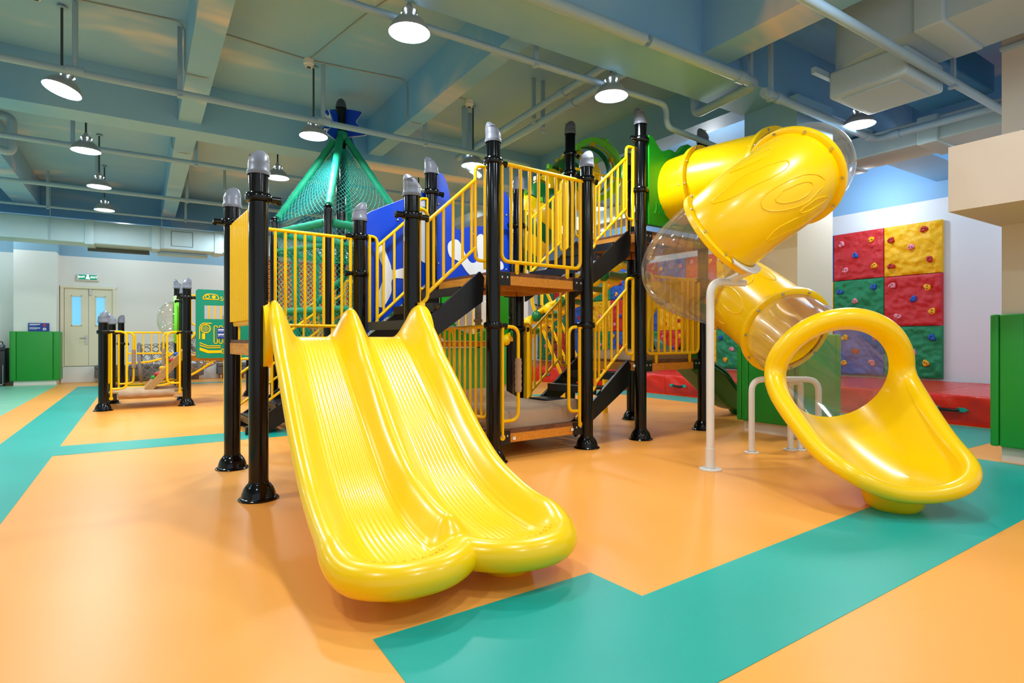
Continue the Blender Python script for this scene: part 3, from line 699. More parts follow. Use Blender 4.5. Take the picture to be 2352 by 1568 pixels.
# blue boards with white cut-out figures behind the first stair and the upper deck
def blue_board(outline, o, e, figs, bolts):
    q = MB().prism(outline, o, e, ZX, .022).obj('blue_board', M['blue'], CF, smooth=False)
    n = V(e).cross(ZX)
    MB().prism([(x*1.0, y) for x, y in [((a-cx)*1.012+cx, (b-cy)*1.012+cy) for cx, cy in [(sum(p[0] for p in outline)/len(outline), sum(p[1] for p in outline)/len(outline))] for a, b in outline]], V(o)-n*.014, e, ZX, .006).obj('board_edge', M['white'], q, smooth=False)
    for f in figs:
        for sg in (1, -1): MB().prism(f, V(o)+n*.014*sg, e, ZX, .006).obj('white_figure', M['white'], q, smooth=False)
    m2 = MB()
    for x, y in bolts: m2.sphere(V(o)+V(e)*x+ZX*y+n*.014, .016, 10, 6)
    m2.obj('board_bolt', M['bolt'], q)
o = W(U1+.08, V1+.1)
blue_board([(p.x, p.y) for p in fillet([(.0, 1.22, 0), (.86, 1.92, 0), (.86, 2.86, 0), (.74, 2.92, 0), (.02, 2.56, 0), (0, 1.22, 0)], .1)][:-1], o, UX,
    [blob([(.16, 2.2), (.24, 2.24), (.33, 2.05), (.36, 1.98), (.52, 2.02), (.6, 2.0), (.55, 1.9), (.36, 1.88), (.34, 1.72), (.24, 1.56), (.16, 1.62), (.22, 1.8), (.26, 1.95)]),
     blob([(.66, 2.75), (.8, 2.8), (.78, 2.5), (.86, 2.3), (.8, 2.1), (.68, 2.15), (.6, 2.35), (.7, 2.5)])], [(.08, 1.5), (.08, 2.3), (.42, 2.55), (.5, 1.68), (.78, 1.95)])
o = W(U2+.08, V1+.1)
blue_board([(p.x, p.y) for p in fillet([(0, 1.92, 0), (1.12, 1.92, 0), (1.12, 3.02, 0), (.98, 3.16, 0), (.86, 2.98, 0), (.78, 2.62, 0), (.5, 2.6, 0), (.3, 2.5, 0), (.2, 3.05, 0), (.1, 3.22, 0), (.0, 3.05, 0), (0, 1.92, 0)], .1)][:-1], o, UX,
    [blob([(.2, 2.35), (.34, 2.4), (.5, 2.16), (.62, 2.2), (.6, 2.45), (.7, 2.5), (.78, 2.22), (.98, 2.2), (1.0, 2.1), (.8, 2.08), (.7, 1.98), (.5, 2.0), (.36, 2.14), (.22, 2.2)])], [(.06, 2.1), (.06, 2.8), (1.06, 2.1), (1.06, 2.8), (.55, 2.5)])
# green entry panel for the tube slide, upper deck front
LM = M['green']; o = W(U4, V0-.04); L = U5-U4
top = [(L-.06-(L-.12)*i/24, 3.62+.09*math.sin(rad(20+i*15))+.03*math.sin(i*.9)) for i in range(25)]
out = [(.06, Z3+.06), (L-.06, Z3+.06)] + top
cxh = .66; hole = circ(cxh, 3.06, .4, 36)
mb = MB().prism(out, o, UX, ZX, .08, holes=[hole])
for k in range(5):
    xx = .16+.05*k; mb.tube([o+UX*(xx+.03*math.sin(j*.8+k))+ZX*(Z3+.2+j*.05)-VX*.04 for j in range(int(4+k*.0))] or [o, o+ZX*.01], .012, 6)
mb.obj('tube_entry_panel', M['green'], CF, angle=50)
railing(CF, W(U4, V1), W(U5, V1), Z3+.1, Z3+1.05, nb=8)
# price-tag like white stickers on the lower deck edge
mb = MB()
for u, z in ((2.41, ZL-.09), (3.2, ZL-.075), (4.2, ZM-.06)):
    mb.box(W(u, -.012, z), (.035, .004, .03), rz=rad(4))
mb.obj('sticker', M['white'], CF, smooth=False)

# brown cushions lying on the two lower decks
def cushion(u0, u1, v0, v1, z, label, bulge):
    def f(a, b):
        u = lerp(u0, u1, a); v = lerp(v0, v1, b); e = min(a, 1-a, b, 1-b)
        h = .17*sst(0, .045, e)**.5 + bulge(a, b) + .012*math.sin(a*17+b*9)*sst(.05, .2, e)
        return W(u, v, z+max(.0, h))
    mb = MB().grid(f, 40, 40)
    mb.grid(lambda a, b: W(lerp(u0, u1, a), lerp(v0, v1, b), z), 2, 2, flip=True)
    o = mb.obj('floor_cushion', M['tan'], angle=60); return tag(o, label, 'cushion', 'brown cushions on the decks')
cushion(U2+.1, U3-.02, .07, 1.12, ZL, 'brown suede cushion with raised corners on the lowest deck behind the twin slide', lambda a, b: .17*sst(.7, 1, b)*sst(.5, .15, abs(a-.45)) + .1*sst(.85, 1, a)*sst(.6, .0, b))
cushion(U4+.05, U5-.15, .1, 1.12, ZM, 'thin brown cushion on the middle deck behind the short yellow railing', lambda a, b: -.06*sst(0, .045, min(a, 1-a, b, 1-b)))
# ------------------------------------------------------------------ twin slide
TS = thing('twin_slide', 'wide glossy yellow twin slide with two grooved lanes and rounded lips', 'slide', (1.3, 3.4, 0))
# frame: origin at the deck edge, A across (to the right), B down the slide
so = V((1.43, 4.70, 0)); sb = V((-.05, -1, 0)).normalized(); sa = V((-sb.y, sb.x, 0)); HWD = .29
Y0 = 2.1; RL = .31
def floor_z(y):
    # deck level, smooth curve over, straight chute, run-out
    pts = [(-.06, 1.225), (.06, 1.215), (.16, 1.17), (.3, 1.08), (1.25, .42), (1.5, .285), (1.75, .21), (2.0, .178), (2.6, .165)]
    if y <= pts[0][0]: return pts[0][1]
    for i in range(len(pts)-1):
        if y <= pts[i+1][0]:
            x0, z0 = pts[i]; x1, z1 = pts[i+1]
            m = lambda k: (pts[min(k+1, len(pts)-1)][1]-pts[max(k-1, 0)][1])/(pts[min(k+1, len(pts)-1)][0]-pts[max(k-1, 0)][0])
            h = x1-x0; t = (y-x0)/h
            return (2*t**3-3*t*t+1)*z0+(t**3-2*t*t+t)*h*m(i)+(-2*t**3+3*t*t)*z1+(t**3-t*t)*h*m(i+1)
    return pts[-1][1]
def rim_h(y):      # rim height above the lane floor along the slide
    k = [(-.06, .2), (.02, .27), (.12, .3), (.3, .26), (.6, .2), (1.2, .15), (1.6, .145), (2.0, .13), (2.6, .11)]
    for (a, p), (b, q) in zip(k, k[1:]):
        if y <= b: return lerp(p, q, sst(a, b, y))
    return .11
def spread(y): return 1+.03*sst(1.3, 2.2, y)
def front_y(lane, x):
    """front edge: round lobe outside, easy dip towards the ridge between the lanes"""
    q = x/HWD; inner = (lane < 0 and x > 0) or (lane > 0 and x < 0)
    if inner: return Y0 + RL*((max(0, 1-abs(q)**2.2)**2 + .55**4)**.25)/(1+.55**4)**.25
    return Y0 + RL*max(0, 1-abs(q)**2.2)**.5
bound = []
for i in range(41):
    q = math.sin(lerp(-PI/2, PI/2, i/40)); bound.append((q*HWD, front_y(-1, q*HWD)))
bound = [(-HWD, -1.0)] + bound      # outer side, then the lobe front up to the ridge (left lane; mirrored for the right)
def edge_dist(x, y):
    best = 9
    for (ax, ay), (bx, by) in zip(bound, bound[1:]):
        dx, dy = bx-ax, by-ay; l2 = dx*dx+dy*dy
        k = max(0, min(1, ((x-ax)*dx+(y-ay)*dy)/l2)) if l2 > 1e-12 else 0
        e = (x-ax-k*dx)**2+(y-ay-k*dy)**2
        if e < best: best = e
    return math.sqrt(best)
bell = lambda d, wd: .5+.5*math.cos(PI*min(1, d/wd))
def twin(s, t):
    lane = -1 if s < .5 else 1
    q = (s*2) if s < .5 else (s-.5)*2
    x = HWD*math.sin(lerp(-PI/2, PI/2, q))
    y = -.06 + (front_y(lane, x)+.06)*t
    fl = floor_z(y); mx_ = -lane*x               # mirrored so that the outer side is negative
    hr = lerp(rim_h(y), .075, sst(Y0-.05, Y0+.2, y))
    c1 = hr*bell(edge_dist(mx_, y), .19)
    c2 = rim_h(y)*lerp(.85, 1, sst(1.2, 2.1, y))*bell(HWD-mx_, .17)*(1-sst(Y0-.08, Y0+.12, y))
    z = fl + (c1**3+c2**3)**(1/3)
    m = sst(.2, .13, abs(x))*sst(2.3, 1.95, y)*sst(.0, .25, y)
    z += .0018*m*math.cos(2*PI*x/.028)
    X = (lane*HWD + x)*spread(y)
    return so + sa*X + sb*y + ZX*z
nu, nv = 2*150, 110
mb = MB(); mb.grid(lambda s, t: twin(min(s, .49999) if s < .5 else s, t), nu, nv)
# rolled lip all round (not on the deck side)
loop = [twin(0, j/(nv-1)) for j in range(nv)] + [twin(min(i/(nu-1), 1) if i != nu//2-1 else .49999, 1) for i in range(1, nu)] + [twin(1, j/(nv-1)) for j in range(nv-2, -1, -1)]
# drop coincident points
lp = [loop[0]]
for p in loop[1:]:
    if (p-lp[-1]).length > .004: lp.append(p)
N = len(lp); nrm = []
for i in range(N):
    t = (lp[min(i+1, N-1)]-lp[max(i-1, 0)]); t.z = 0; nrm.append(V((t.y, -t.x, 0)).normalized())
cen = so+sb*1.1
for i in range(N):
    pass
# orient outward: at the start the left rim must point to -sa
if nrm[5].dot(-sa) < 0: nrm = [-k for k in nrm]
for _ in range(3): nrm = [(nrm[max(i-1, 0)]+nrm[i]*2+nrm[min(i+1, N-1)]).normalized() for i in range(N)]
rings = [(.056*math.sin(rad(a)), .056*(math.cos(rad(a))-1)) for a in range(0, 211, 15)]
vs = []; fs = []
for i in range(N):
    yy = (lp[i]-so).dot(sb); k = sst(-.06, .35, yy)*.55+.45
    k2 = 1+.35*sst(1.9, 2.3, yy)
    for o, dz in rings: vs.append(lp[i]+nrm[i]*o*(k*k2)+ZX*dz*k2)
R = len(rings)
for i in range(N-1):
    for j in range(R-1): fs.append((i*R+j, i*R+j+1, (i+1)*R+j+1, (i+1)*R+j))
mb.add(vs, fs)
mb.obj('slide_bed', M['yellow'], TS, angle=180)
# beads along the lip of each lane
mb = MB()
for lane in (-1, 1):
    for k in range(11):
        th = rad(-50+10*k)
        for rr, r_ in ((.205, .011), (.235, .009)):
            y = Y0+RL*math.cos(th)*rr/HWD; x = HWD*math.sin(th)*rr/HWD*1.05
            z = floor_z(y)+.075*bell(edge_dist(-lane*x, y), .19)
            MB().sphere(so+sa*(lane*HWD+x)*spread(y)+sb*y+ZX*(z+.001), r_, 10, 8).obj('grip_bead', M['yellow'], TS, angle=180)
# knob where the ridge between the lanes ends
for lane in (-1, 1):
    c = so+sa*(lane*HWD*1.0)+sb*(Y0+.03)
    MB().lathe([(.12, 0), (.14, .02), (.16, .09), (.17, .14)], c, 28, cap0=True).obj('slide_foot', M['yellow'], TS)
# bolted side cheeks at the deck
for sgn in (-1, 1):
    mb = MB(); o = so+sa*sgn*.635
    mb.prism([(p.x, p.y) for p in cr([(-.06, 1.05, 0), (.16, 1.0, 0), (.28, 1.1, 0), (.26, 1.25, 0), (.16, 1.42, 0), (.0, 1.5, 0), (-.07, 1.42, 0), (-.08, 1.2, 0)], 5, True)], o, sb, ZX, .05)
    mb.box(o+sb*.0+ZX*1.5, (.05, .05, .05))
    mb.obj('slide_cheek', M['yellow'], TS, angle=50)
    MB().cyl(o-sa*.03+sb*.1+ZX*1.12, o+sa*.03+sb*.1+ZX*1.12, .02, n=12).obj('slide_bolt', M['stair'], TS)

# ------------------------------------------------------------------ spiral tube slide
TB = thing('tube_slide', 'big yellow spiral tube slide with clear sections and an open scooped exit', 'slide', (5.0, 3.0, 0))
HC = V((5.2, 3.75, 0)); HR = .65; TR = .42
def hel(a, z):
    r = HR-.1*sst(-165, -200, a)*sst(-300, -270, a)
    return HC + V((r*math.cos(rad(a)), r*math.sin(rad(a)), z))
ctrl = [(V((5.70, 5.03, 3.06)), 'p'), (V((5.735, 4.43, 3.08)), 'p')]
zt = {0: 3.06, -30: 3.0, -60: 2.9, -95: 2.72, -115: 2.56, -135: 2.4, -157: 2.2, -190: 2.04, -230: 1.93, -270: 1.85, -300: 1.8, -320: 1.75}
P = [V((5.70, 5.03, 3.06)), V((5.73, 4.6, 3.08)), V((5.80, 4.15, 3.08))] + [hel(a, z) for a, z in zt.items()] + [V((5.66, 3.85, 1.56)), V((5.50, 3.4, 1.29)), V((5.26, 2.97, 1.08)), V((5.02, 2.64, .9))]
path = cr(P, 10)
# arc-length lookup of the control points
def seg(i, j): return path[i*10:j*10+1]
def tube_part(name, i, j, m, r=TR):
    return MB().tube(seg(i, j), r, 40, caps=False, start=(0, 0, 1)).obj(name, m, TB, angle=60)
idx = {a: 3+k for k, a in enumerate(zt)}
tube_part('tube_section', 0, 1, M['yellow']); tube_part('tube_section', 1, 3, M['yellow'])
tube_part('clear_section', 3, idx[-95], M['clear'])
tube_part('tube_section', idx[-95], idx[-157], M['yellow'])
tube_part('clear_section', idx[-157], idx[-320], M['clear'])
tube_part('tube_section', idx[-320], len(P)-3, M['yellow'])
tube_part('clear_section', len(P)-3, len(P)-1, M['clear'])
def ring(k, m, w=.03, r1=.47):
    c = path[min(k*10, len(path)-1)]; t = (path[min(k*10+1, len(path)-1)]-path[k*10-1 if k else 0]).normalized()
    q = MB().lathe([(TR-.004, -w), (r1-.01, -w), (r1, -w+.008), (r1, w-.008), (r1-.01, w), (TR-.004, w)], c, 44, axis=t).obj('flange_ring', m, TB, angle=50)
    x = t.orthogonal().normalized(); y = t.cross(x); b = MB()
    for i in range(10):
        a = 2*PI*i/10; b.cyl(c+(x*math.cos(a)+y*math.sin(a))*(TR+.025)-t*(w+.012), c+(x*math.cos(a)+y*math.sin(a))*(TR+.025)+t*(w+.012), .013, n=10)
    b.obj('flange_bolt', M['bolt'], q)
dgrey = mat('smoky_flange', srgb(150, 140, 120), .2)
for k in (0, 1, 3, idx[-95], idx[-157]): ring(k, M['yellow'])
ring(idx[-320], M['yellow']); ring(len(P)-3, M['yellow']); 
# wavy raised wood-grain lines on the yellow sections
def grain(i, j, seeds):
    sg = seg(i, j); n = len(sg)
    for a0, s0, ln, wd in seeds:
        mb = MB()
        pts = []
        for k in range(25):
            q = 2*PI*k/24; t = min(.97, max(.03, s0+ln*math.cos(q))); a = a0+wd*math.sin(q)
            f = t*(n-1); b = int(f); c = sg[b].lerp(sg[min(b+1, n-1)], f-b); tn = (sg[min(b+1, n-1)]-sg[max(b-1, 0)]).normalized()
            u = (ZX-tn*tn.z).normalized(); s_ = tn.cross(u); pts.append(c+(u*math.cos(rad(a))+s_*math.sin(rad(a)))*(TR+.001))
        mb.tube(pts[:-1], .0045, 6, closed=True); mb.obj('raised_grain', M['yellow'], TB)
grain(idx[-95], idx[-157], [(-100, .42, .16, 9), (-100, .42, .26, 17), (-62, .6, .3, 10), (-140, .5, .3, 8), (-30, .45, .2, 8), (-125, .3, .15, 5), (100, .5, .2, 10)])
grain(1, 3, [(-70, .4, .2, 12), (-40, .5, .25, 14), (-100, .5, .2, 9)])
grain(idx[-320], len(P)-3, [(40, .4, .2, 12), (75, .55, .25, 14), (10, .5, .2, 9), (110, .4, .2, 9)])
# scooped exit: collar, trough and lip in one flowing skin
E0 = path[-1]; ed = (path[-1]-path[-6]).normalized(); eh = V((ed.x, ed.y, 0)).normalized(); es = V((eh.y, -eh.x, 0))   # es: to the right when looking down the slide
LT = 1.12
def exit_pt(ph, t):
    """ph 0 at the bottom, +-180 at the top; t 0..1 along the skin"""
    c = math.cos(rad(ph)); low = sst(-.25, .92, c)
    ln = lerp(.06, LT, low)
    s = ln*t
    h = s; dz = -.60*s+.25*s*s
    top = 1-low
    r = TR + (.07*top)*(t**1.2)
    w = r*math.sin(rad(ph)); v = -r*c
    rise = 0
    if low > 0:
        fl = sst(.35, 1.0, s/LT)
        w *= 1+.22*fl*low
        v = lerp(v, -TR+.02+.26*(abs(w)/.5)**2.4, fl*low)
        rise = .09*sst(.9, 1.04, t)*low
    tilt = lerp(1, 0, sst(0, .6, s))
    upv = (ZX - ed*ed.z).normalized()
    up = (upv*tilt+ZX*(1-tilt)).normalized()
    return E0 + eh*h*.97 + ZX*(dz+rise) + es*w + up*v
na, nt = 96, 40
mb = MB(); mb.grid(lambda a, t: exit_pt(-180+360*a, t), na, nt, cu=True)
edge = [exit_pt(-180+360*i/na, 1) for i in range(na)]; prev = [exit_pt(-180+360*i/na, .93) for i in range(na)]
dirs = []
for i in range(na):
    tt = (edge[(i+1) % na]-edge[i-1]).normalized(); o_ = (edge[i]-prev[i]); o_ = (o_-tt*o_.dot(tt)).normalized(); dirs.append((o_, tt))
rimpts = []
vs = []; fs = []; RR = .058; ns = 14
for i in range(na):
    o_, tt = dirs[i]
    c = E0 + eh*(edge[i]-E0).dot(eh)*.5; nz = o_.cross(tt).normalized()
    ph = -180+360*i/na
    inn = (E0+eh*(edge[i]-E0).dot(eh)+ZX*0) - edge[i]
    low = sst(-.25, .92, math.cos(rad(ph)))
    if nz.dot(inn*(1-low)+ZX*low) > 0: nz = -nz
    # roll curling outwards and back
    for k in range(ns):
        a = lerp(-90, 175, k/(ns-1))
        R2 = RR+.022*(1-low); vs.append(edge[i] + nz*R2*(1+math.sin(rad(a))) + o_*R2*math.cos(rad(a)))
for i in range(na):
    for k in range(ns-1):
        j = (i+1) % na; fs.append((i*ns+k, i*ns+k+1, j*ns+k+1, j*ns+k))
mb.add(vs, fs)
mb.obj('scoop_exit', M['yellow'], TB, angle=180)
c = E0+eh*.84; c.z = 0
MB().lathe([(.15, 0), (.18, .03), (.2, .1), (.22, .18)], c, 32, cap0=True).obj('exit_foot', M['yellow'], TB)
# clear seam strips on the last clear section
# support pole with swan neck, saddle plate
pb = V((4.42, 3.47, 0)); rc = path[idx[-157]*10]; sad = V((rc.x, rc.y, rc.z-.49))
mb = MB().tube(fillet([pb, pb+ZX*1.74, V((sad.x+.22, sad.y-.1, 1.74))], .14, 8), .036, 18); mb.cyl(pb, pb+ZX*.2, .042, n=18)
q = mb.obj('support_pole', M['white_metal'], TB)
MB().lathe([(.1, .001), (.1, .012), (.045, .016)], pb, 26, cap0=True).obj('pole_foot', M['white_metal'], q)
mb = MB(); tdir = (path[idx[-157]*10+1]-path[idx[-157]*10-1]).normalized(); xx = V((0, 0, 1))-tdir*tdir.z; xx.normalize(); yy = tdir.cross(xx)
arc = [(rc + (-xx*math.cos(rad(a))+yy*math.sin(rad(a)))*r_) for r_ in (.43, .5) for a in range(-34, 35, 4)]
n_ = len(arc)//2; vs = [p-tdir*.05 for p in arc]+[p-tdir*.038 for p in arc]
fs = [(i, i+1, n_+i+1, n_+i) for i in range(n_-1)]+[(2*n_+i, 3*n_+i, 3*n_+i+1, 2*n_+i+1) for i in range(n_-1)]+[(n_+i, n_+i+1, 3*n_+i+1, 3*n_+i) for i in range(n_-1)]
mb.add(vs, fs); bot = rc-xx*.47-tdir*.045; mb.cyl(bot, V((sad.x+.05, sad.y, 1.74)), .035, n=12)
mb.obj('saddle_plate', M['white_metal'], q)
# white hoop frame under the lower section
for a, b, zt_ in ((V((5.45, 3.75, 0)), V((6.02, 3.35, 0)), .78), (V((5.95, 3.62, 0)), V((6.04, 3.56, 0)), .74)):
    mb = MB().tube(fillet([a, a+ZX*zt_, b+ZX*zt_, b], .13, 8), .032, 16)
    q = mb.obj('support_hoop', M['white_metal'], TB)
    for p in (a, b): MB().lathe([(.075, .001), (.075, .01), (.04, .014)], p, 22, cap0=True).obj('hoop_foot', M['white_metal'], q)
from mathutils import noise as nz_
# ------------------------------------------------------------------ climbing wall: separate panels with bolted holds
PC = {'R': srgb(206, 44, 52), 'G': srgb(20, 140, 92), 'B': srgb(40, 92, 190), 'Y': srgb(246, 190, 0)}
PN = {'R': 'red', 'G': 'green', 'B': 'blue', 'Y': 'yellow'}
PM = {k: mat('rough_panel_'+PN[k], c, .5, bump=(26, .45, .02)) for k, c in PC.items()}
HC_ = {'yellow': srgb(255, 186, 20), 'pink': srgb(244, 150, 170), 'blue': srgb(24, 92, 200), 'red': srgb(196, 40, 40)}
HM = {k: mat('hold_'+k, c, .4) for k, c in HC_.items()}
rowsC = ['YRBGYRBRBGYRG', 'RGYRBBYBRYBGY', 'GBRYGYRGBGBRG']
rn = ('top', 'middle', 'bottom')
ordn = ('first', 'second', 'third', 'fourth', 'fifth', 'sixth', 'seventh', 'eighth', 'ninth', 'tenth', 'eleventh', 'twelfth', 'last')
hold_meshes = {}
def hold_mesh(kind):
    """animal-face like knob: lobed outline, domed, two bolt holes"""
    rnd = random.Random(kind); mb = MB(); n = 22
    ph = [rnd.uniform(0, 6.28) for _ in range(3)]; am = [rnd.uniform(.05, .2), rnd.uniform(.06, .16), rnd.uniform(.02, .08)]
    R = lambda a: .058*(1+am[0]*math.cos(2*a+ph[0])+am[1]*math.cos(3*a+ph[1])+am[2]*math.cos(5*a+ph[2]))
    prof = [(1.0, 0), (1.04, .015), (.98, .032), (.82, .046), (.55, .05), (.25, .044)]
    vs = [V((-h, R(2*PI*i/n)*k*math.cos(2*PI*i/n), R(2*PI*i/n)*k*math.sin(2*PI*i/n))) for k, h in prof for i in range(n)]
    fs = [(k*n+i, (k+1)*n+i, (k+1)*n+(i+1) % n, k*n+(i+1) % n) for k in range(len(prof)-1) for i in range(n)] + [tuple(range((len(prof)-1)*n, len(prof)*n))]
    mb.add(vs, fs)
    for s in (-1, 1): mb.cyl((-.045, s*.024, .008), (-.056, s*.024, .008), .011, n=10, mi=1)
    return mb
dark = mat('bolt_hole', srgb(40, 30, 40), .6)
def panel(col, row):
    c = rowsC[row][col]; y0 = 4.645+col*1.0; z0 = .47+(2-row)*.993
    lab = f'{PN[c]} rough climbing tile, {rn[row]} row, {ordn[col]} column from the right end'
    th = thing('climbing_tile', lab, 'climbing tile', (12.56, y0+.5, z0), 'climbing wall tiles')
    rnd = random.Random(col*3+row); n = 34
    def f(a, b):
        e = min(a, 1-a, b, 1-b); k = sst(0, .04, e)
        p = V((a*5+col*7.3, b*5+row*3.1, .5)); x = 12.53-k*(.02+.04*nz_.noise(p)+.03*nz_.noise(p*2.7)+.016*nz_.noise(p*6))
        return V((x, y0+.006+.988*a, z0+.006+.98*b))
    mb = MB().grid(f, n, n, flip=True)
    mb.box((12.57, y0+.5, z0+.4965), (.06, .988, .981))
    mb.obj('tile_face', PM[c], th, angle=60)
    pal = {'R': ('yellow', 'pink', 'blue', 'yellow', 'pink'), 'Y': ('red', 'red', 'pink', 'red', 'red'), 'G': ('yellow', 'yellow', 'pink', 'blue', 'blue'), 'B': ('pink', 'yellow', 'red', 'pink', 'yellow')}[c]
    sp = [(.2, .24), (.74, .2), (.5, .52), (.2, .78), (.8, .8)]
    if row == 0 and col == 0: sp = [(.25, .82), (.8, .72), (.52, .5), (.22, .24), (.8, .2)]
    for i, (a, b) in enumerate(sp):
        a += rnd.uniform(-.06, .06); b += rnd.uniform(-.05, .05)
        k = rnd.randrange(6)
        if k not in hold_meshes: hold_meshes[k] = hold_mesh(k)
        src = hold_meshes[k]; rt = rnd.uniform(0, 6.28); cr_, sr_ = math.cos(rt), math.sin(rt)
        m2 = MB(); m2.add([V((12.515+p[0], y0+a+p[1]*cr_-p[2]*sr_, z0+b+p[1]*sr_+p[2]*cr_)) for p in src.v], src.f); m2.m = list(src.m)
        m2.obj('climbing_hold', [HM[pal[i]], dark], th, angle=50)
for col in range(13):
    for row in range(3): panel(col, row)

# ------------------------------------------------------------------ crash mats along the wall
def crash_mat(y0, y1, label, handles):
    th = thing('crash_mat', label, 'crash mat', (11.1, (y0+y1)/2, 0), 'red crash mats along the climbing wall')
    x0, x1, zt = 9.66, 12.48, .43; n = 48; k = 44
    # cross-section run: floor front edge -> up the front -> across the top, softly creased
    prof = [(x0+.02, .004), (x0, .05), (x0-.01, .14), (x0-.012, .24), (x0-.006, .33), (x0, .39), (x0+.012, .418), (x0+.035, .428)] + [(lerp(x0+.1, x1, i/22), zt) for i in range(23)] + [(x1, .004)]
    def f(a, b):
        i = a*(len(prof)-1); j = int(i); j2 = min(j+1, len(prof)-1); x = lerp(prof[j][0], prof[j2][0], i-j); z = lerp(prof[j][1], prof[j2][1], i-j)
        y = lerp(y0+.004, y1-.004, b); edge = sst(0, .03, min(b, 1-b))
        if i < 7: x -= edge*(.012*math.sin(y*3.1+z*9)+.008*math.sin(y*11-z*21)+.006*math.sin(y*23+z*4)) * sst(.01, .1, z)
        elif i < len(prof)-2: z += edge*(.008*math.sin(y*2.3+x*1.7)+.006*math.sin(y*5.1-x*3.3))
        return V((x, y, z))
    mb = MB().grid(f, len(prof)*2-1, n, flip=False)
    for yy in (y0+.004, y1-.004):
        b = 0 if yy < (y0+y1)/2 else 1
        mb.add([f(i/(len(prof)-1), b) for i in range(len(prof))], [tuple(range(len(prof)))])
    mb.obj('mat_cover', M['red_mat'], th, angle=60)
    for yh in handles:
        xx = x0-.016
        mb = MB()
        for s in (-1, 1):
            mb.prism([(s*.11, -.03), (s*.19, -.03), (s*.24, 0), (s*.19, .03), (s*.11, .03)][::s], (xx-.008, yh, .22), (0, 1, 0), (0, 0, 1), .012)
        h = mb.obj('handle_tab', M['floor_teal'], th, smooth=False)
        mb = MB().tube([V((xx-.014-.02*math.sin(PI*i/12), yh-.13+.26*i/12, .215-.006*math.sin(PI*i/12))) for i in range(13)], .02, 8)
        mb.obj('handle_strap', M['stair'], h)
seams = [1.4, 3.87, 6.32, 8.77, 11.2, 13.6, 16.0, 18.2]
for i, (a, b) in enumerate(zip(seams, seams[1:])):
    crash_mat(a, b, ('glossy red crash mat beside the tall green pad at the right', 'red crash mat behind the scooped exit of the tube slide', 'red crash mat seen left of the column behind the tube slide', 'red crash mat below the climbing panels with its handle between two black posts', 'red crash mat behind the black stair to the middle deck', 'red crash mat seen through the rope net between the black posts', 'last red crash mat at the far end of the climbing wall')[i], (b-.37,) if i % 2 == 0 else (a+2.08,))
CF_, CR_ = V((.5421, .8403, 0)), V((.8403, -.5421, 0))
# ------------------------------------------------------------------ net tower
TC = V((2.50, 8.57, 0))
NT = thing('net_tower', 'teal net tower with a pointed net roof and a blue star on top', 'climbing tower', TC)
crn = [TC-CF_*.95+CR_*.11, TC+CR_*.95+CF_*.11, TC+CF_*.95-CR_*.11, TC-CR_*.95-CF_*.11]
ZE = 2.86; ZA = 4.2; ZD = .75
for i, c in enumerate(crn):
    q = MB().cyl(c, c+ZX*2.93, .057, n=22).obj('tower_post', M['black'], NT)
    MB().lathe([(.057, 0), (.058, .03), (.045, .06), (.02, .078), (.004, .08)], c+ZX*2.92, 20, cap1=True).obj('round_cap', M['black'], q)
    MB().lathe([(.1, .001), (.1, .01), (.058, .02)], c, 20, cap0=True).obj('post_foot', M['black'], q)
q = MB().cyl(TC+ZX*ZD, TC+ZX*4.66, .07, n=24).obj('mast', M['black'], NT)
MB().lathe([(.08, 0), (.078, .03), (.065, .09), (.04, .13), (.005, .15)], TC+ZX*4.64, 22, cap1=True).obj('post_cap', mat('dark_cap', srgb(70, 78, 88), .4), q)
MB().lathe([(.075, 0), (.095, .02), (.1, .06), (.095, .11), (.075, .13)], TC+ZX*4.16, 22).obj('rope_collar', M['teal_rope'], q)
def wrapped(pts, r, name='wrapped_rail', step=.045):
    """padded bar wound with rope: the radius ripples along its length"""
    P = [V(p) for p in pts]; out = []; rr = []; k = 0
    for a, b in zip(P, P[1:]):
        n = max(2, int((b-a).length/(step/2)))
        for i in range(n): out.append(a.lerp(b, i/n)); rr.append(r*(1+.09*(k % 2)+.05*math.sin(k*.7))); k += 1
    out.append(P[-1]); rr.append(r)
    return MB().tube(out, rr, 12).obj(name, M['teal_rope'], NT, angle=180)
apex = TC+ZX*ZA
for c in crn: wrapped([apex+(c-TC).normalized()*.08+ZX*-.02, c+(TC-c).normalized()*.06+ZX*(2.99)], .05)
for i in range(4):
    a, b = crn[i], crn[(i+1) % 4]; e = (b-a).normalized()
    wrapped([a+e*.05+ZX*2.76, b-e*.05+ZX*2.76], .052)
    wrapped([a+e*.05+ZX*2.5, b-e*.05+ZX*2.46], .03)
    wrapped([a+e*.05+ZX*1.62, b-e*.05+ZX*1.6], .04)
wrapped([crn[0]+ZX*2.5, TC+ZX*2.62, crn[2]+ZX*2.7], .06)
wrapped([crn[3]+ZX*1.55, TC-CR_*.5+ZX*1.3, TC-CR_*.3+ZX*.8], .065)
wrapped([crn[3]+CR_*.3+ZX*2.5, crn[3]+CR_*.35+ZX*.8], .05); wrapped([crn[3]+CR_*.55+CF_*.2+ZX*2.5, crn[3]+CR_*.55+CF_*.2+ZX*1.7], .04)
wrapped([TC+CR_*.2-CF_*.2+ZX*2.2, TC-CR_*.35+ZX*1.75], .04); wrapped([crn[1]+ZX*1.9, TC+ZX*1.1], .045)
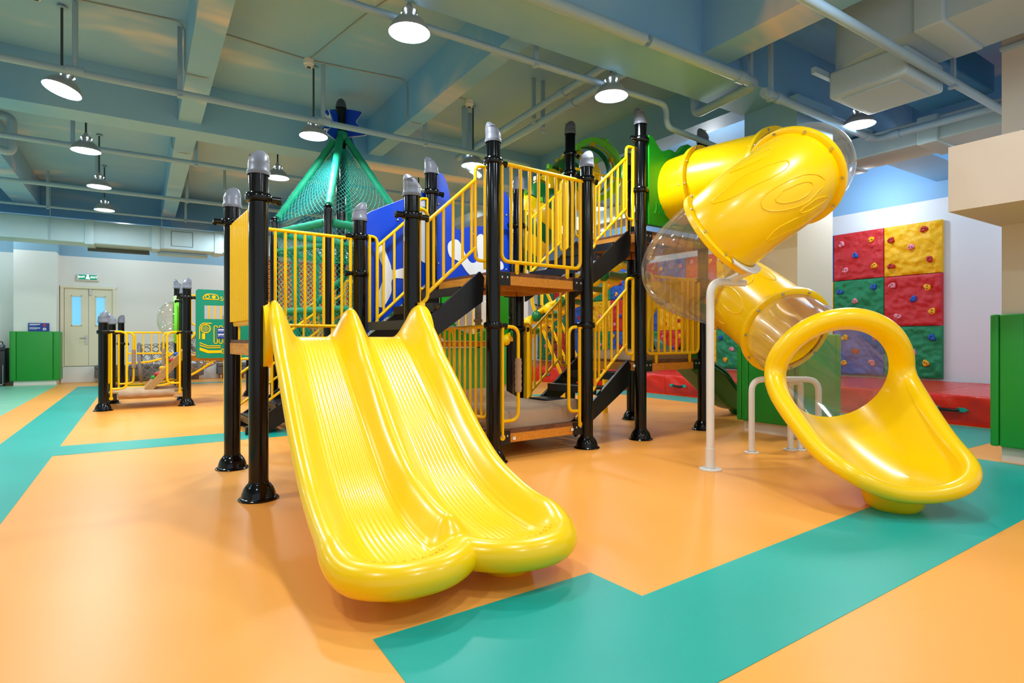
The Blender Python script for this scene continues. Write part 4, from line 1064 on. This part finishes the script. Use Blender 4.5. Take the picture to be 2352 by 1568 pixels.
def net(parent, P00, P10, P11, P01, nu, nv, r, name, m, sag=0, diamond=True):
    """knotted net spanned over four corners, strands as thin tubes"""
    def S(a, b):
        p = P00.lerp(P10, a).lerp(P01.lerp(P11, a), b)
        return p - ZX*sag*math.sin(PI*a)*math.sin(PI*b)
    mb = MB()
    if diamond:
        for k in range(-nv, nu+1):
            for sg in (1, -1):
                pts = []
                for j in range(nv*1+1):
                    i = k+j if sg > 0 else k+nv-j
                    if 0 <= i <= nu: pts.append(S(i/nu, j/nv)+V((0, 0, .004*((i+j) % 2))))
                if len(pts) > 1: mb.tube(pts, r, 4, caps=False)
    else:
        for i in range(nu+1): mb.tube([S(i/nu, j/nv) for j in range(nv+1)], r, 5, caps=False)
        for j in range(nv+1): mb.tube([S(i/nu, j/nv) for i in range(nu+1)], r, 5, caps=False)
    return mb.obj(name, m, parent)
for i in range(4):
    a, b = crn[i]+ZX*2.92, crn[(i+1) % 4]+ZX*2.92; t = apex-ZX*.05; ta = t.lerp(a, .06); tb = t.lerp(b, .06)
    net(NT, a, b, tb, ta, 14, 16, .0032, 'roof_net', M['teal_net'], sag=.05)
    a, b = crn[i], crn[(i+1) % 4]
    net(NT, a+ZX*ZD, b+ZX*ZD, b+ZX*2.74, a+ZX*2.74, 15, 24, .003, 'wall_net', M['teal_net'])
net(NT, *[c+ZX*2.45 for c in crn], 12, 12, .008, 'inner_net', M['teal_rope'], sag=.12)
net(NT, *[c+ZX*1.58 for c in crn], 9, 9, .012, 'inner_net', M['teal_rope'], sag=.15)
mb = MB(); mb.box(TC+ZX*(ZD-.04), (1.3, 1.3, .07), rz=math.atan2(CR_.y, CR_.x)+PI/4+.11); mb.obj('deck', M['plank'], NT, smooth=False)
# blue star board: crossed pair of boards on the mast
star = [(-.30, .17), (-.1, .2), (.12, .2), (.3, .17), (.19, .02), (.36, -.17), (.0, -.22), (-.36, -.17), (-.19, .02)]
star = [(p.x, p.y) for p in fillet([(x, y, 0) for x, y in star]+[(star[0][0], star[0][1], 0)], .035, 4)][:-1]
for k, ang in enumerate((4, 72)):
    e = (CR_*math.cos(rad(ang))+CF_*math.sin(rad(ang))); nn = e.cross(ZX); o = TC+ZX*(4.46-.12*k)-nn*(.085+.02*k)+CR_*.1*k
    q = MB().prism(star, o, e, ZX, .018).obj('star_board', M['blue'], NT, smooth=False)
    MB().prism([(x*1.03, y*1.04) for x, y in star], o-nn*.012, e, ZX, .006).obj('board_edge', M['white'], q, smooth=False)
    if k == 0:
        m2 = MB()
        m2.prism([(-.27, .12), (-.24, .13), (-.21, .09), (-.18, .13), (-.14, .13), (-.17, .06), (-.15, -.06), (-.19, -.06), (-.21, .05)], o+nn*.012, e, ZX, .006)
        m2.prism([(-.28, -.12), (-.26, -.09), (-.2, -.1), (-.15, -.09), (-.17, -.12), (-.14, -.18), (-.16, -.19), (-.19, -.14), (-.23, -.18), (-.25, -.17), (-.23, -.13)], o+nn*.012, e, ZX, .006)
        m2.obj('white_figure', M['white'], q, smooth=False)

# black stair with yellow rails rising to the net tower
W0 = lambda u, v, z=0: V((1.16+u*C4-v*S4, 7.9+u*S4+v*C4, z))
ST = thing('access_stair', 'free-standing black stair with yellow rails behind the twin slide deck', 'stairs', W0(.5, .4, 0))
stairs(ST, 0, .0, 1.15, .86, 0, .85, n=4, Wf=W0)
for v, nm in ((-.01, 0), (.86, 1)):
    mb = MB(); r = .017
    A, B = W0(.0, v), W0(1.2, v)
    za, zb = .14, 1.02
    for dz in (.12, .55, .62+.2): mb.tube([A+ZX*(za+dz), B+ZX*(zb+dz)], r, 10)
    for i in range(6):
        p = A.lerp(B, (i+.3)/6); z = lerp(za, zb, (i+.3)/6); mb.cyl(p+ZX*(z+.12), p+ZX*(z+.82), .014, n=8)
    mb.tube(fillet([A-UX*.14+ZX*.03, A-UX*.14+ZX*(za+.82), A+ZX*(za+.82)], .06), r, 10)
    mb.tube(fillet([B+UX*.02+ZX*(zb-.2), B+UX*.02+ZX*(zb+1.0), B+UX*.16+ZX*(zb+1.0), B+UX*.16+ZX*(zb-.2)], .06), r, 10)
    mb.obj('stair_railing', M['rail'], ST)
mb = MB().box(W0(.75, .85, .2), (.07, .07, .4)).box(W0(.75, .85, .006), (.22, .14, .012)); mb.obj('stair_leg', M['stair'], ST, smooth=False)
# dark red net screen far behind the tower
th = thing('net_screen', 'dark red screen with yellow net lines behind the net tower', 'screen', (3.2, 12.7, 0))
mb = MB().box((3.2, 12.72, 1.75), (2.2, .05, 2.2)); 
for x in (2.12, 4.28): mb.box((x, 12.72, .9), (.06, .06, 1.8))
mb.obj('screen_panel', mat('dark_red_cloth', srgb(150, 30, 30), .7), th, smooth=False)
net(th, V((2.1, 12.68, .7)), V((4.3, 12.68, .7)), V((4.3, 12.68, 2.8)), V((2.1, 12.68, 2.8)), 22, 21, .006, 'screen_net', M['rail'])

# ------------------------------------------------------------------ rope bridge from the tower to the rear frame
RB = thing('rope_bridge', 'sloping rope bridge with black knots and a yellow side rail under the first black stair', 'rope bridge', (4.3, 8.6, 1.4))
a, b = V((3.75, 8.2, 1.36)), V((4.9, 8.25, 2.06)); dy = V((0, .85, 0))
for k, s in enumerate((0, 1)):
    mb = MB().tube([a+dy*s, b+dy*s], .03, 10)
    mb.obj('side_rail', M['rail'], RB)
mb = MB()
for j in range(6):
    for i in range(9):
        pass
for j in range(5): mb.tube([a+dy*(j+.5)/5+ZX*.03, b+dy*(j+.5)/5+ZX*.03], .009, 6)
for i in range(8):
    p = a.lerp(b, (i+.5)/8)+ZX*.03; mb.tube([p, p+dy], .009, 6)
mb.obj('rope_mesh', mat('grey_rope', srgb(110, 112, 120), .7), RB)
mb = MB()
for i in range(8):
    for j in range(5): mb.sphere(a.lerp(b, (i+.5)/8)+dy*(j+.5)/5+ZX*.03, .024, 8, 6)
mb.obj('rope_knot', M['black'], RB)
mb = MB()
for i in range(5):
    p = a.lerp(b, (i+.5)/5); mb.cyl(p+ZX*.01, p+ZX*.07, .02, n=8)
mb.obj('rope_clip', M['rail'], RB)

# ------------------------------------------------------------------ rear frame with green panels and clear dome
RF = thing('rear_play_set', 'low rear play set with a green panel and clear dome behind the lower deck', 'play structure', (5.15, 9.8, 0))
for x, y, h in ((4.38, 9.3, 2.95), (5.93, 9.27, 2.95), (4.38, 10.5, 2.95), (5.93, 10.5, 2.95)):
    post(RF, (x, y, 0), h, [(1.6, ())], base=True)
mb = MB().box((5.15, 9.9, 1.12), (1.45, 1.2, .1)); mb.obj('deck', M['wood'], RF, smooth=False)
o = V((4.46, 9.24, 0)); L = 1.4
mb = MB().prism(rrect(0, 1.18, L, 2.3, .16), o, (1, 0, 0), ZX, .09, holes=[circ(.62, 1.74, .44, 40)])
q = mb.obj('dome_panel', M['green'], RF, angle=50)
MB().lathe([(.44, 0), (.43, .1), (.37, .22), (.26, .31), (.13, .36), (.0, .375)], o+V((.62, -.045, 1.74)), 36, axis=(0, -1, 0)).obj('clear_dome', M['clear'], q, angle=60)
m2 = MB()
for i in range(8): m2.sphere(o+V((.62+.49*math.cos(i*PI/4+.3), -.05, 1.74+.49*math.sin(i*PI/4+.3))), .014, 8, 6)
m2.obj('panel_bolt', M['bolt'], q)
mb = MB()
for i in range(9): mb.cyl((4.5+.16*i, 10.46, 1.25), (4.5+.16*i, 10.46, 2.2), .014, n=8)
mb.cyl((4.42, 10.46, 2.2), (5.88, 10.46, 2.2), .018, n=8).cyl((4.42, 10.46, 1.25), (5.88, 10.46, 1.25), .018, n=8)
mb.obj('guard_rail', M['rail'], RF)
mb = MB().box((5.15, 9.3, .56), (1.3, .05, .98)); mb.obj('lower_panel', mat('mid_green_board', srgb(70, 160, 80), .5), RF, smooth=False)

# ------------------------------------------------------------------ crawl tunnel of yellow and green segments, lime mouth
CT = thing('crawl_tunnel', 'sloping crawl tunnel of yellow and green segments with a lime mouth behind the upper stair', 'tunnel', (5.5, 7.6, 2.4))
tp = cr([(6.02, 7.0, 3.88), (5.78, 6.88, 3.776), (5.465, 6.947, 3.533), (5.185, 7.127, 3.187), (4.961, 7.272, 2.8), (4.80, 7.387, 2.4)], 6)
n = len(tp)
for k in range(0, n-1, 3):
    sg = tp[k:k+4]; i = k//3; t = (sg[-1]-sg[0]).normalized(); up = (ZX-t*t.z).normalized(); sd = t.cross(up)
    mb = MB(); vs = []; fs = []; na = 28
    for j, p in enumerate(sg):
        bulge = 1+.05*math.sin(PI*j/(len(sg)-1))
        for a in range(na): vs.append(p+(up*math.cos(2*PI*a/na)+sd*math.sin(2*PI*a/na))*.37*bulge)
    for j in range(len(sg)-1): fs += [(j*na+a, j*na+(a+1) % na, (j+1)*na+(a+1) % na, (j+1)*na+a) for a in range(na)]
    mb.add(vs, fs); mb.obj('tunnel_segment', (M['yellow'], M['darkgreen'])[i % 2], CT, angle=60)
    if k:
        for a in (20, 75, -20, -75): MB().box(sg[0]+(up*math.cos(rad(a))+sd*math.sin(rad(a)))*.41, (.06, .06, .06)).obj('joint_lug', (M['lime'], M['yellow'])[i % 2], CT)
t = (CR_*-.55-CF_*.6-ZX*.35).normalized()
MB().lathe([(.41, -.07), (.46, -.06), (.5, -.02), (.5, .03), (.46, .06), (.41, .06)], tp[0]-t*.1, 44, axis=t).obj('tunnel_mouth', M['lime'], CT, angle=50)
for a in (70, 20, 160): MB().cyl(tp[0]-t*.12+V((0, 0, .5*math.sin(rad(a))))+CR_*.5*math.cos(rad(a)), tp[0]+t*.02+V((0, 0, .5*math.sin(rad(a))))+CR_*.5*math.cos(rad(a)), .045, n=14).obj('mouth_lug', M['lime'], CT)
# ------------------------------------------------------------------ slatted climber with scalloped sides under the upper stair
SL = thing('slatted_climber', 'sloping climber with alternating yellow and green slats and scalloped sides under the top deck', 'climber', (6.1, 7.9, 1.5))
rp = cr([(6.621, 6.677, 2.629), (6.444, 7.148, 2.316), (6.211, 7.774, 1.987), (5.97, 8.406, 1.668), (5.779, 9.124, 1.241)], 8)
sdv = V((.93, .37, 0)).normalized()
for s in (0, 1):
    mb = MB().tube([p+sdv*.75*s for p in rp], .05, 10); mb.obj('side_beam', M['rail'], SL)
nn = 13
for i in range(nn):
    p = rp[int(i*(len(rp)-1)/(nn-1))]; m_ = (M['yellow'], M['darkgreen'])[i % 2]
    mb = MB().tube([p+sdv*.0, p+sdv*.75], .075, 12); mb.obj('slat', m_, SL)
    mb = MB().sphere(p-sdv*.04-ZX*.05, .12, 14, 8, sc=(.6, 1, .85)); mb.obj('scallop', m_, SL)
for y in (7.0, 8.6):
    p = rp[8 if y < 8 else 26]; mb = MB().cyl(V((p.x, p.y, 0)), p, .045, n=16); mb.obj('climber_leg', M['rail'], SL)
# ------------------------------------------------------------------ inclined rope net in a yellow frame
RN = thing('rope_net_climber', 'inclined black-knotted rope net in a yellow tube frame before the red mats', 'rope net', (7.6, 10.0, 0))
A, B, C_, D = V((6.86, 9.86, 1.95)), V((7.5, 10.4, 1.95)), V((8.15, 10.1, .35)), V((7.42, 9.5, .35))
mb = MB().tube(fillet([A+ZX*.3, A, D, C_, B, B+ZX*.3], .1), .035, 12); mb.tube([A+V((.25, .1, .6)), D+V((.5, .2, .5))], .03, 10); mb.tube([D, V((D.x, D.y, 0))], .03, 10).tube([C_, V((C_.x, C_.y, 0))], .03, 10)
mb.obj('net_frame', M['rail'], RN)
net(RN, A, B, C_, D, 5, 10, .008, 'rope_mesh', mat('black_rope', srgb(30, 30, 36), .6), diamond=False)
mb = MB()
for i in range(6):
    for j in range(11): mb.sphere(A.lerp(B, i/5).lerp(D.lerp(C_, i/5), j/10), .022, 8, 6)
mb.obj('rope_knot', M['black'], RN)

# ------------------------------------------------------------------ green wave slide behind the middle deck
GS = thing('wave_slide', 'dark green open slide leaving the middle deck towards the red mats', 'slide', W(6.6, .7, 0))
def gz(u):
    k = [(5.62, .98), (5.8, .97), (6.0, .88), (6.9, .3), (7.2, .19), (7.6, .15), (7.75, .15)]
    for (a, p), (b, q) in zip(k, k[1:]):
        if u <= b: return lerp(p, q, (u-a)/(b-a))
    return .15
def gf(a, b):
    u = lerp(5.64, 7.72, a); x = lerp(-1, 1, b); k = abs(x)
    h = .26*(1-.35*sst(.7, 1, a))*sst(.45, .95, k)+.02*math.sin(a*16)*sst(.4, .9, k); wd = .31+.04*sst(.3, 1, k)*math.sin(a*16)*.5
    z = (gz(u-.1)+gz(u)+gz(u+.1))/3 + h
    if k > .96: z -= .05
    return W(u, .64+x*wd, z)
mb = MB().grid(gf, 50, 31)
mb.grid(lambda a, b: gf(a, b)-ZX*(.1 if .05 < b < .95 else .05), 50, 31, flip=True)
mb.obj('slide_bed', M['darkgreen'], GS, angle=60)
MB().lathe([(.14, 0), (.17, .05), (.2, .16)], W(7.5, .64, 0), 24, cap0=True).obj('slide_foot', M['darkgreen'], GS)

# ------------------------------------------------------------------ ottomans along the back wall
for x0, x1, lb in ((-1.1, -.38, 'grey ottoman below the cream door, partly behind the small black posts'), (-.3, .55, 'grey ottoman behind the rope barrel'), (.75, 1.6, 'grey ottoman below the green bus board'), (1.98, 2.85, 'grey ottoman cut off by the tall black slide posts')):
    th = thing('ottoman', lb, 'ottoman', ((x0+x1)/2, 20.0, 0), 'grey ottomans along the back wall')
    MB().box(((x0+x1)/2, 20.02, .25), (x1-x0, .52, .24), bev=.03).obj('body', M['grey_fabric'], th)
    MB().box(((x0+x1)/2, 20.02, .42), (x1-x0, .53, .11), bev=.04).obj('seat_cushion', M['grey_fabric'], th)
    for x in (x0+.1, x1-.1):
        for y in (19.83, 20.22): MB().cyl((x, y, 0), (x, y, .14), .022, .035, n=12).obj('leg', mat('pale_wood_leg', srgb(210, 170, 140), .5), th)
th = thing('trolley_case', 'black wheeled case with steel trim at the left edge beside the pilaster', 'case', (-3.35, 19.7, 0))
MB().box((-3.35, 19.75, .5), (.82, .6, .84), bev=.02).obj('case_body', M['stair'], th)
MB().box((-3.35, 19.75, .95), (.84, .62, .07), bev=.02).obj('lid', M['stair'], th)
MB().box((-3.35, 19.44, .62), (.3, .02, .1)).box((-2.98, 19.44, .3), (.01, .01, .5)).obj('trim_plate', M['bolt'], th, smooth=False)
for x in (-3.65, -3.02):
    for y in (19.55, 19.95): MB().cyl((x-.02, y, .045), (x+.02, y, .045), .045, n=16).obj('caster', M['bolt'], th)
th = thing('storage_tray', 'small grey tray with a handle lying on the black case', 'tray', (-3.2, 19.7, .985))
MB().box((-3.2, 19.7, 1.03), (.42, .3, .09), bev=.02).obj('tray_body', M['cap'], th)
MB().tube(fillet([(-3.38, 19.7, 1.07), (-3.38, 19.7, 1.15), (-3.02, 19.7, 1.15), (-3.02, 19.7, 1.07)], .05), .012, 8).obj('handle', M['stair'], th)
# ------------------------------------------------------------------ small toddler frame on the left
TF = thing('toddler_play_set', 'small toddler play set with a low wooden deck and green bus board at the left', 'play structure', (.6, 12.6, 0))
Q = lambda u, v, z=0: V((-.54+u*math.cos(rad(5))-v*.03, 11.91+u*math.sin(rad(5))+v, z))
for p, h, cl, cd in (((-.54, 11.91), 1.69, [(1.33, (0,))], (.8, .4)), ((.70, 12.03), 2.33, [(1.97, (0, 180)), (1.33, (180,))], (.8, .4)), ((-.47, 13.2), 1.69, [(1.33, (0,))], (-.6, .5)),
                 ((.72, 13.25), 2.32, [(1.97, (180,))], (.8, .4)), ((.66, 14.32), 2.5, [(1.97, ())], (-.8, .4)), ((1.95, 12.15), 2.33, [(1.97, (180,))], (.8, .4)), ((1.95, 13.4), 2.33, [(1.97, ())], (.8, .4))):
    post(TF, (p[0], p[1], 0), h, cl, capdir=cd)
mb = MB()
for i in range(8): mb.box((.09, 12.1+.135*i, .28), (1.12, .128, .035), rz=rad(5))
mb.box((.09, 12.0, .22), (1.1, .05, .1), rz=rad(5)); mb.box((.09, 13.1, .22), (1.1, .05, .1), rz=rad(5))
d = mb.obj('deck', mat('pale_boards', srgb(206, 172, 128), .4, noise=(2, srgb(178, 140, 98), .8, (1, 12, 1))), TF, smooth=False)
for x in (-.42, .58): MB().box((x, 11.93+.1*(x+.4), .22), (.14, .012, .12), rz=rad(5)).obj('deck_bracket', M['stair'], d, smooth=False)
MB().tube([V((-.33+.82*i/14, 11.93+.075*i/14, .25+.008*math.sin(i*1.7))) for i in range(15)], .058, 14).obj('edge_padding', M['tan'], TF)
e5 = V((math.cos(rad(5)), math.sin(rad(5)), 0))
grab(TF, (-.54, 11.91), e5, .36, 1.34, wd=.22, ztab=.2); grab(TF, (.70, 12.03), -e5, .42, 1.34, wd=.2, ztab=.26)
grab(TF, (-.47, 13.2), e5, .36, 1.34, wd=.24, wrap=True)
grab(TF, (.72, 13.25), -e5, .4, 1.34, wd=.24, wrap=True)
railing(TF, V((-.56, 11.95, 0)), V((-.5, 13.15, 0)), .4, 1.33, nb=7)
# climbing ramp with holds
o = V((.08, 12.35, .3)); ex = V((.62, .03, .7)).normalized(); ey = V((0, 1, 0)); nz = ex.cross(ey)
mb = MB().prism([(0, 0), (.93, 0), (.93, .8), (0, .8)], o, ex, ey, .06)
for v in (0, .8): mb.prism([(0, -.03), (.93, -.03), (.93, .03), (0, .03)], o+ey*v-nz*.02, ex, ey, .12)
q = mb.obj('climbing_ramp', mat('ramp_board', srgb(196, 150, 92), .5, noise=(3, srgb(160, 112, 62), .7, (10, 1, 10))), TF, smooth=False)
for t, v, c in ((.3, .1, 'red'), (.22, .14, 'green'), (.62, .12, 'red'), (.56, .16, 'green'), (.42, .5, 'yellow'), (.75, .55, 'blue')):
    MB().sphere(o+ex*t*1.05+ey*v+nz*.045, .05, 12, 8, sc=(1.1, 1, .8)).obj('climbing_hold', {'red': HM['red'], 'green': M['green'], 'yellow': HM['yellow'], 'blue': HM['blue']}[c], q)
# upper deck and bus board
mb = MB().box((1.33, 12.72, .86), (1.2, 1.15, .1), rz=rad(5)); mb.obj('deck', M['wood'], TF, smooth=False)
bo = V((.84, 12.0, .86)); bx = V((1, .08, 0)).normalized(); bn_ = bx.cross(ZX)
win = [(.14, .725), (.62, .725), (.64, .8), (.7, .86), (.78, .9), (.85, .9), (.85, .985), (.14, .975)]
bus = MB().prism(rrect(0, 0, 1.02, 1.27, .05), bo, bx, ZX, .03, holes=[win]).obj('bus_board', mat('bus_green', srgb(0, 134, 104), .4), TF, smooth=False)
ink = M['rail']; mb = MB(); f = bo+bn_*.018
def art(nm):
    global mb
    mb.obj(nm, ink, bus, smooth=False); mb = MB()
P2 = lambda x, z: f+bx*x+ZX*z
tb = lambda pts, r=.009, c=False: mb.tube([P2(x, z) for x, z in pts], r, 6, closed=c)
tb([(.118, 1.09), (.377, 1.09)]); tb([(.118, 1.09), (.12, 1.13), (.16, 1.175), (.2, 1.186), (.3, 1.186), (.35, 1.17), (.375, 1.13), (.377, 1.09)])
mb.prism(circ(.295, 1.137, .032), f, bx, ZX, .006); tb(circ(.19, 1.137, .032, 18), .008, True); art('headlamp_drawing')
tb(circ(.162, .545, .075, 24), .01, True)
tb([(.06, .35), (.06, .56), (.075, .61), (.12, .645), (.26, .645)], .009)
mb.prism(rrect(.1, .35, .15, .46, .012), f, bx, ZX, .006)
mb.prism([(.06, .2), (.22, .14), (.42, .145), (.42, .095), (.2, .09), (.06, .145)], f, bx, ZX, .006)
tb(rrect(.43, .085, .57, .165, .004), .006, True); art('bumper_drawing')
for i in range(6):
    for j in range(6):
        x, z = .162+(i-2.5)*.02, .545+(j-2.5)*.02
        if math.hypot(x-.162, z-.545) < .058: mb.prism(circ(x, z, .006, 8), f, bx, ZX, .004)
art('loudspeaker_drawing')
for k in range(5):
    x = .3+.085*k; tb([(p[0], p[1]) for p in rrect(x, .27, x+.055, .6, .027)], .008, True); art('grille_drawing')
for z in (0, .035): tb([(.06, .285-z*1.2), (.2, .225-z), (.41, .225-z)], .009); art('stripe_drawing')
mb = MB(); text_mesh(mb, 'SCHOOL BUS', P2(.4, 1.105), bx, ZX, .115, .002, align='LEFT'); text_mesh(mb, 'XD', P2(.5, .125), bx, ZX, .075, .002)
mb.obj('lettering', ink, bus, smooth=False)
notice('notice', 'x', P2(.48, .36).x, P2(.48, .36).y-.012, .86+.36, bx, None, .26, .2, parent=bus)
mb = MB()
for x, z in ((.04, .04), (.98, .04)): mb.sphere(P2(x, z), .014, 8, 6)
mb.obj('board_bolt', M['bolt'], bus)
railing(TF, (.75, 13.3), (1.95, 13.45), 1.5, 2.1, nb=8)
# green ring with clear dome towards the left
o = V((.6, 13.78, 1.62))
MB().lathe([(.36, -.04), (.47, -.04), (.5, 0), (.47, .04), (.36, .04)], o, 36, axis=(-1, 0, 0)).obj('dome_ring', M['lime'], TF, angle=50)
MB().lathe([(.38, .0), (.37, .1), (.32, .2), (.22, .29), (.1, .33), (0, .335)], o, 32, axis=(-1, 0, 0)).obj('clear_dome', M['clear'], TF, angle=60)

# ------------------------------------------------------------------ rope barrel tunnel in a yellow rail frame
BT = thing('rope_barrel', 'grey rope-net barrel tunnel held in a curved yellow frame before the ottomans', 'net tunnel', (.9, 17.4, 0))
grey = mat('grey_rope_ring', srgb(132, 128, 126), .7)
bp = cr([(-.02, 17.45, .62), (.55, 17.42, .66), (1.1, 17.3, .8), (1.6, 17.1, 1.05), (2.1, 16.8, 1.42)], 6); R_ = .47
def fr(k):
    t = (bp[min(k+1, len(bp)-1)]-bp[max(k-1, 0)]).normalized(); u = (ZX-t*t.z).normalized(); return bp[k], t, u, t.cross(u)
for k in (0, 6, 12, 18, 24):
    c, t, u, s_ = fr(k); MB().tube([c+(u*math.cos(2*PI*i/32)+s_*math.sin(2*PI*i/32))*R_ for i in range(32)], .04, 10, closed=True).obj('barrel_ring', grey, BT)
mb = MB(); kn = MB(); na = 12
pt = lambda k, i: (lambda q: q[0]+(q[2]*math.cos(2*PI*i/na)+q[3]*math.sin(2*PI*i/na))*R_*.97)(fr(k))
for s in (1, -1):
    for i in range(na): mb.tube([pt(k, i+s*k/2) for k in range(0, 25)], .009, 6)
for k in range(3, 24, 6): mb.tube([pt(k, i) for i in range(na)], .009, 6, closed=True)
for k in range(1, 24, 1):
    for i in range(na): 
        if k % 3 == 0: mb.sphere(pt(k, i+.5*(k % 2)), .018, 6, 5)
mb.obj('barrel_net', grey, BT)
mb = MB()
mb.tube(fillet([(-.3, 17.0, .0), (-.3, 17.0, 1.38), (1.3, 17.0, 1.38)], .1), .025, 10); mb.tube([(-.3, 17.0, .86), (1.3, 17.0, .86)], .022, 10)
for i in range(9): mb.cyl((-.12+.17*i, 17.0, .86), (-.12+.17*i, 17.0, 1.38), .014, n=8)
mb.tube(cr([(-.3, 17.0, .62), (.2, 16.97, .66), (.62, 16.95, .82), (1.0, 16.95, 1.15), (1.2, 16.95, 1.38)], 8), .028, 10)
mb.obj('rail_frame', M['rail'], BT)
for y in (16.95, 17.95):
    mb = MB().tube(cr([(-.3, y, .03), (.4, y, .05), (.9, y, .2), (1.4, y-.05, .5), (1.8, y-.2, .85), (2.1, y-.4, 1.2)], 8), .03, 10); mb.tube([(.7, y, .12), (.62, (y+17.45)/2, .2)], .02, 8)
    mb.obj('curved_runner', M['rail'], BT)
post(BT, (-.42, 17.3, 0), 1.82, [(1.1, (0,))])
for o in bpy.data.objects:
    if '_org' in o: del o['_org']
SC.cycles.max_bounces = 9; SC.cycles.diffuse_bounces = 4; SC.cycles.glossy_bounces = 3
SC.cycles.transparent_max_bounces = 12; SC.cycles.caustics_reflective = False; SC.cycles.caustics_refractive = False
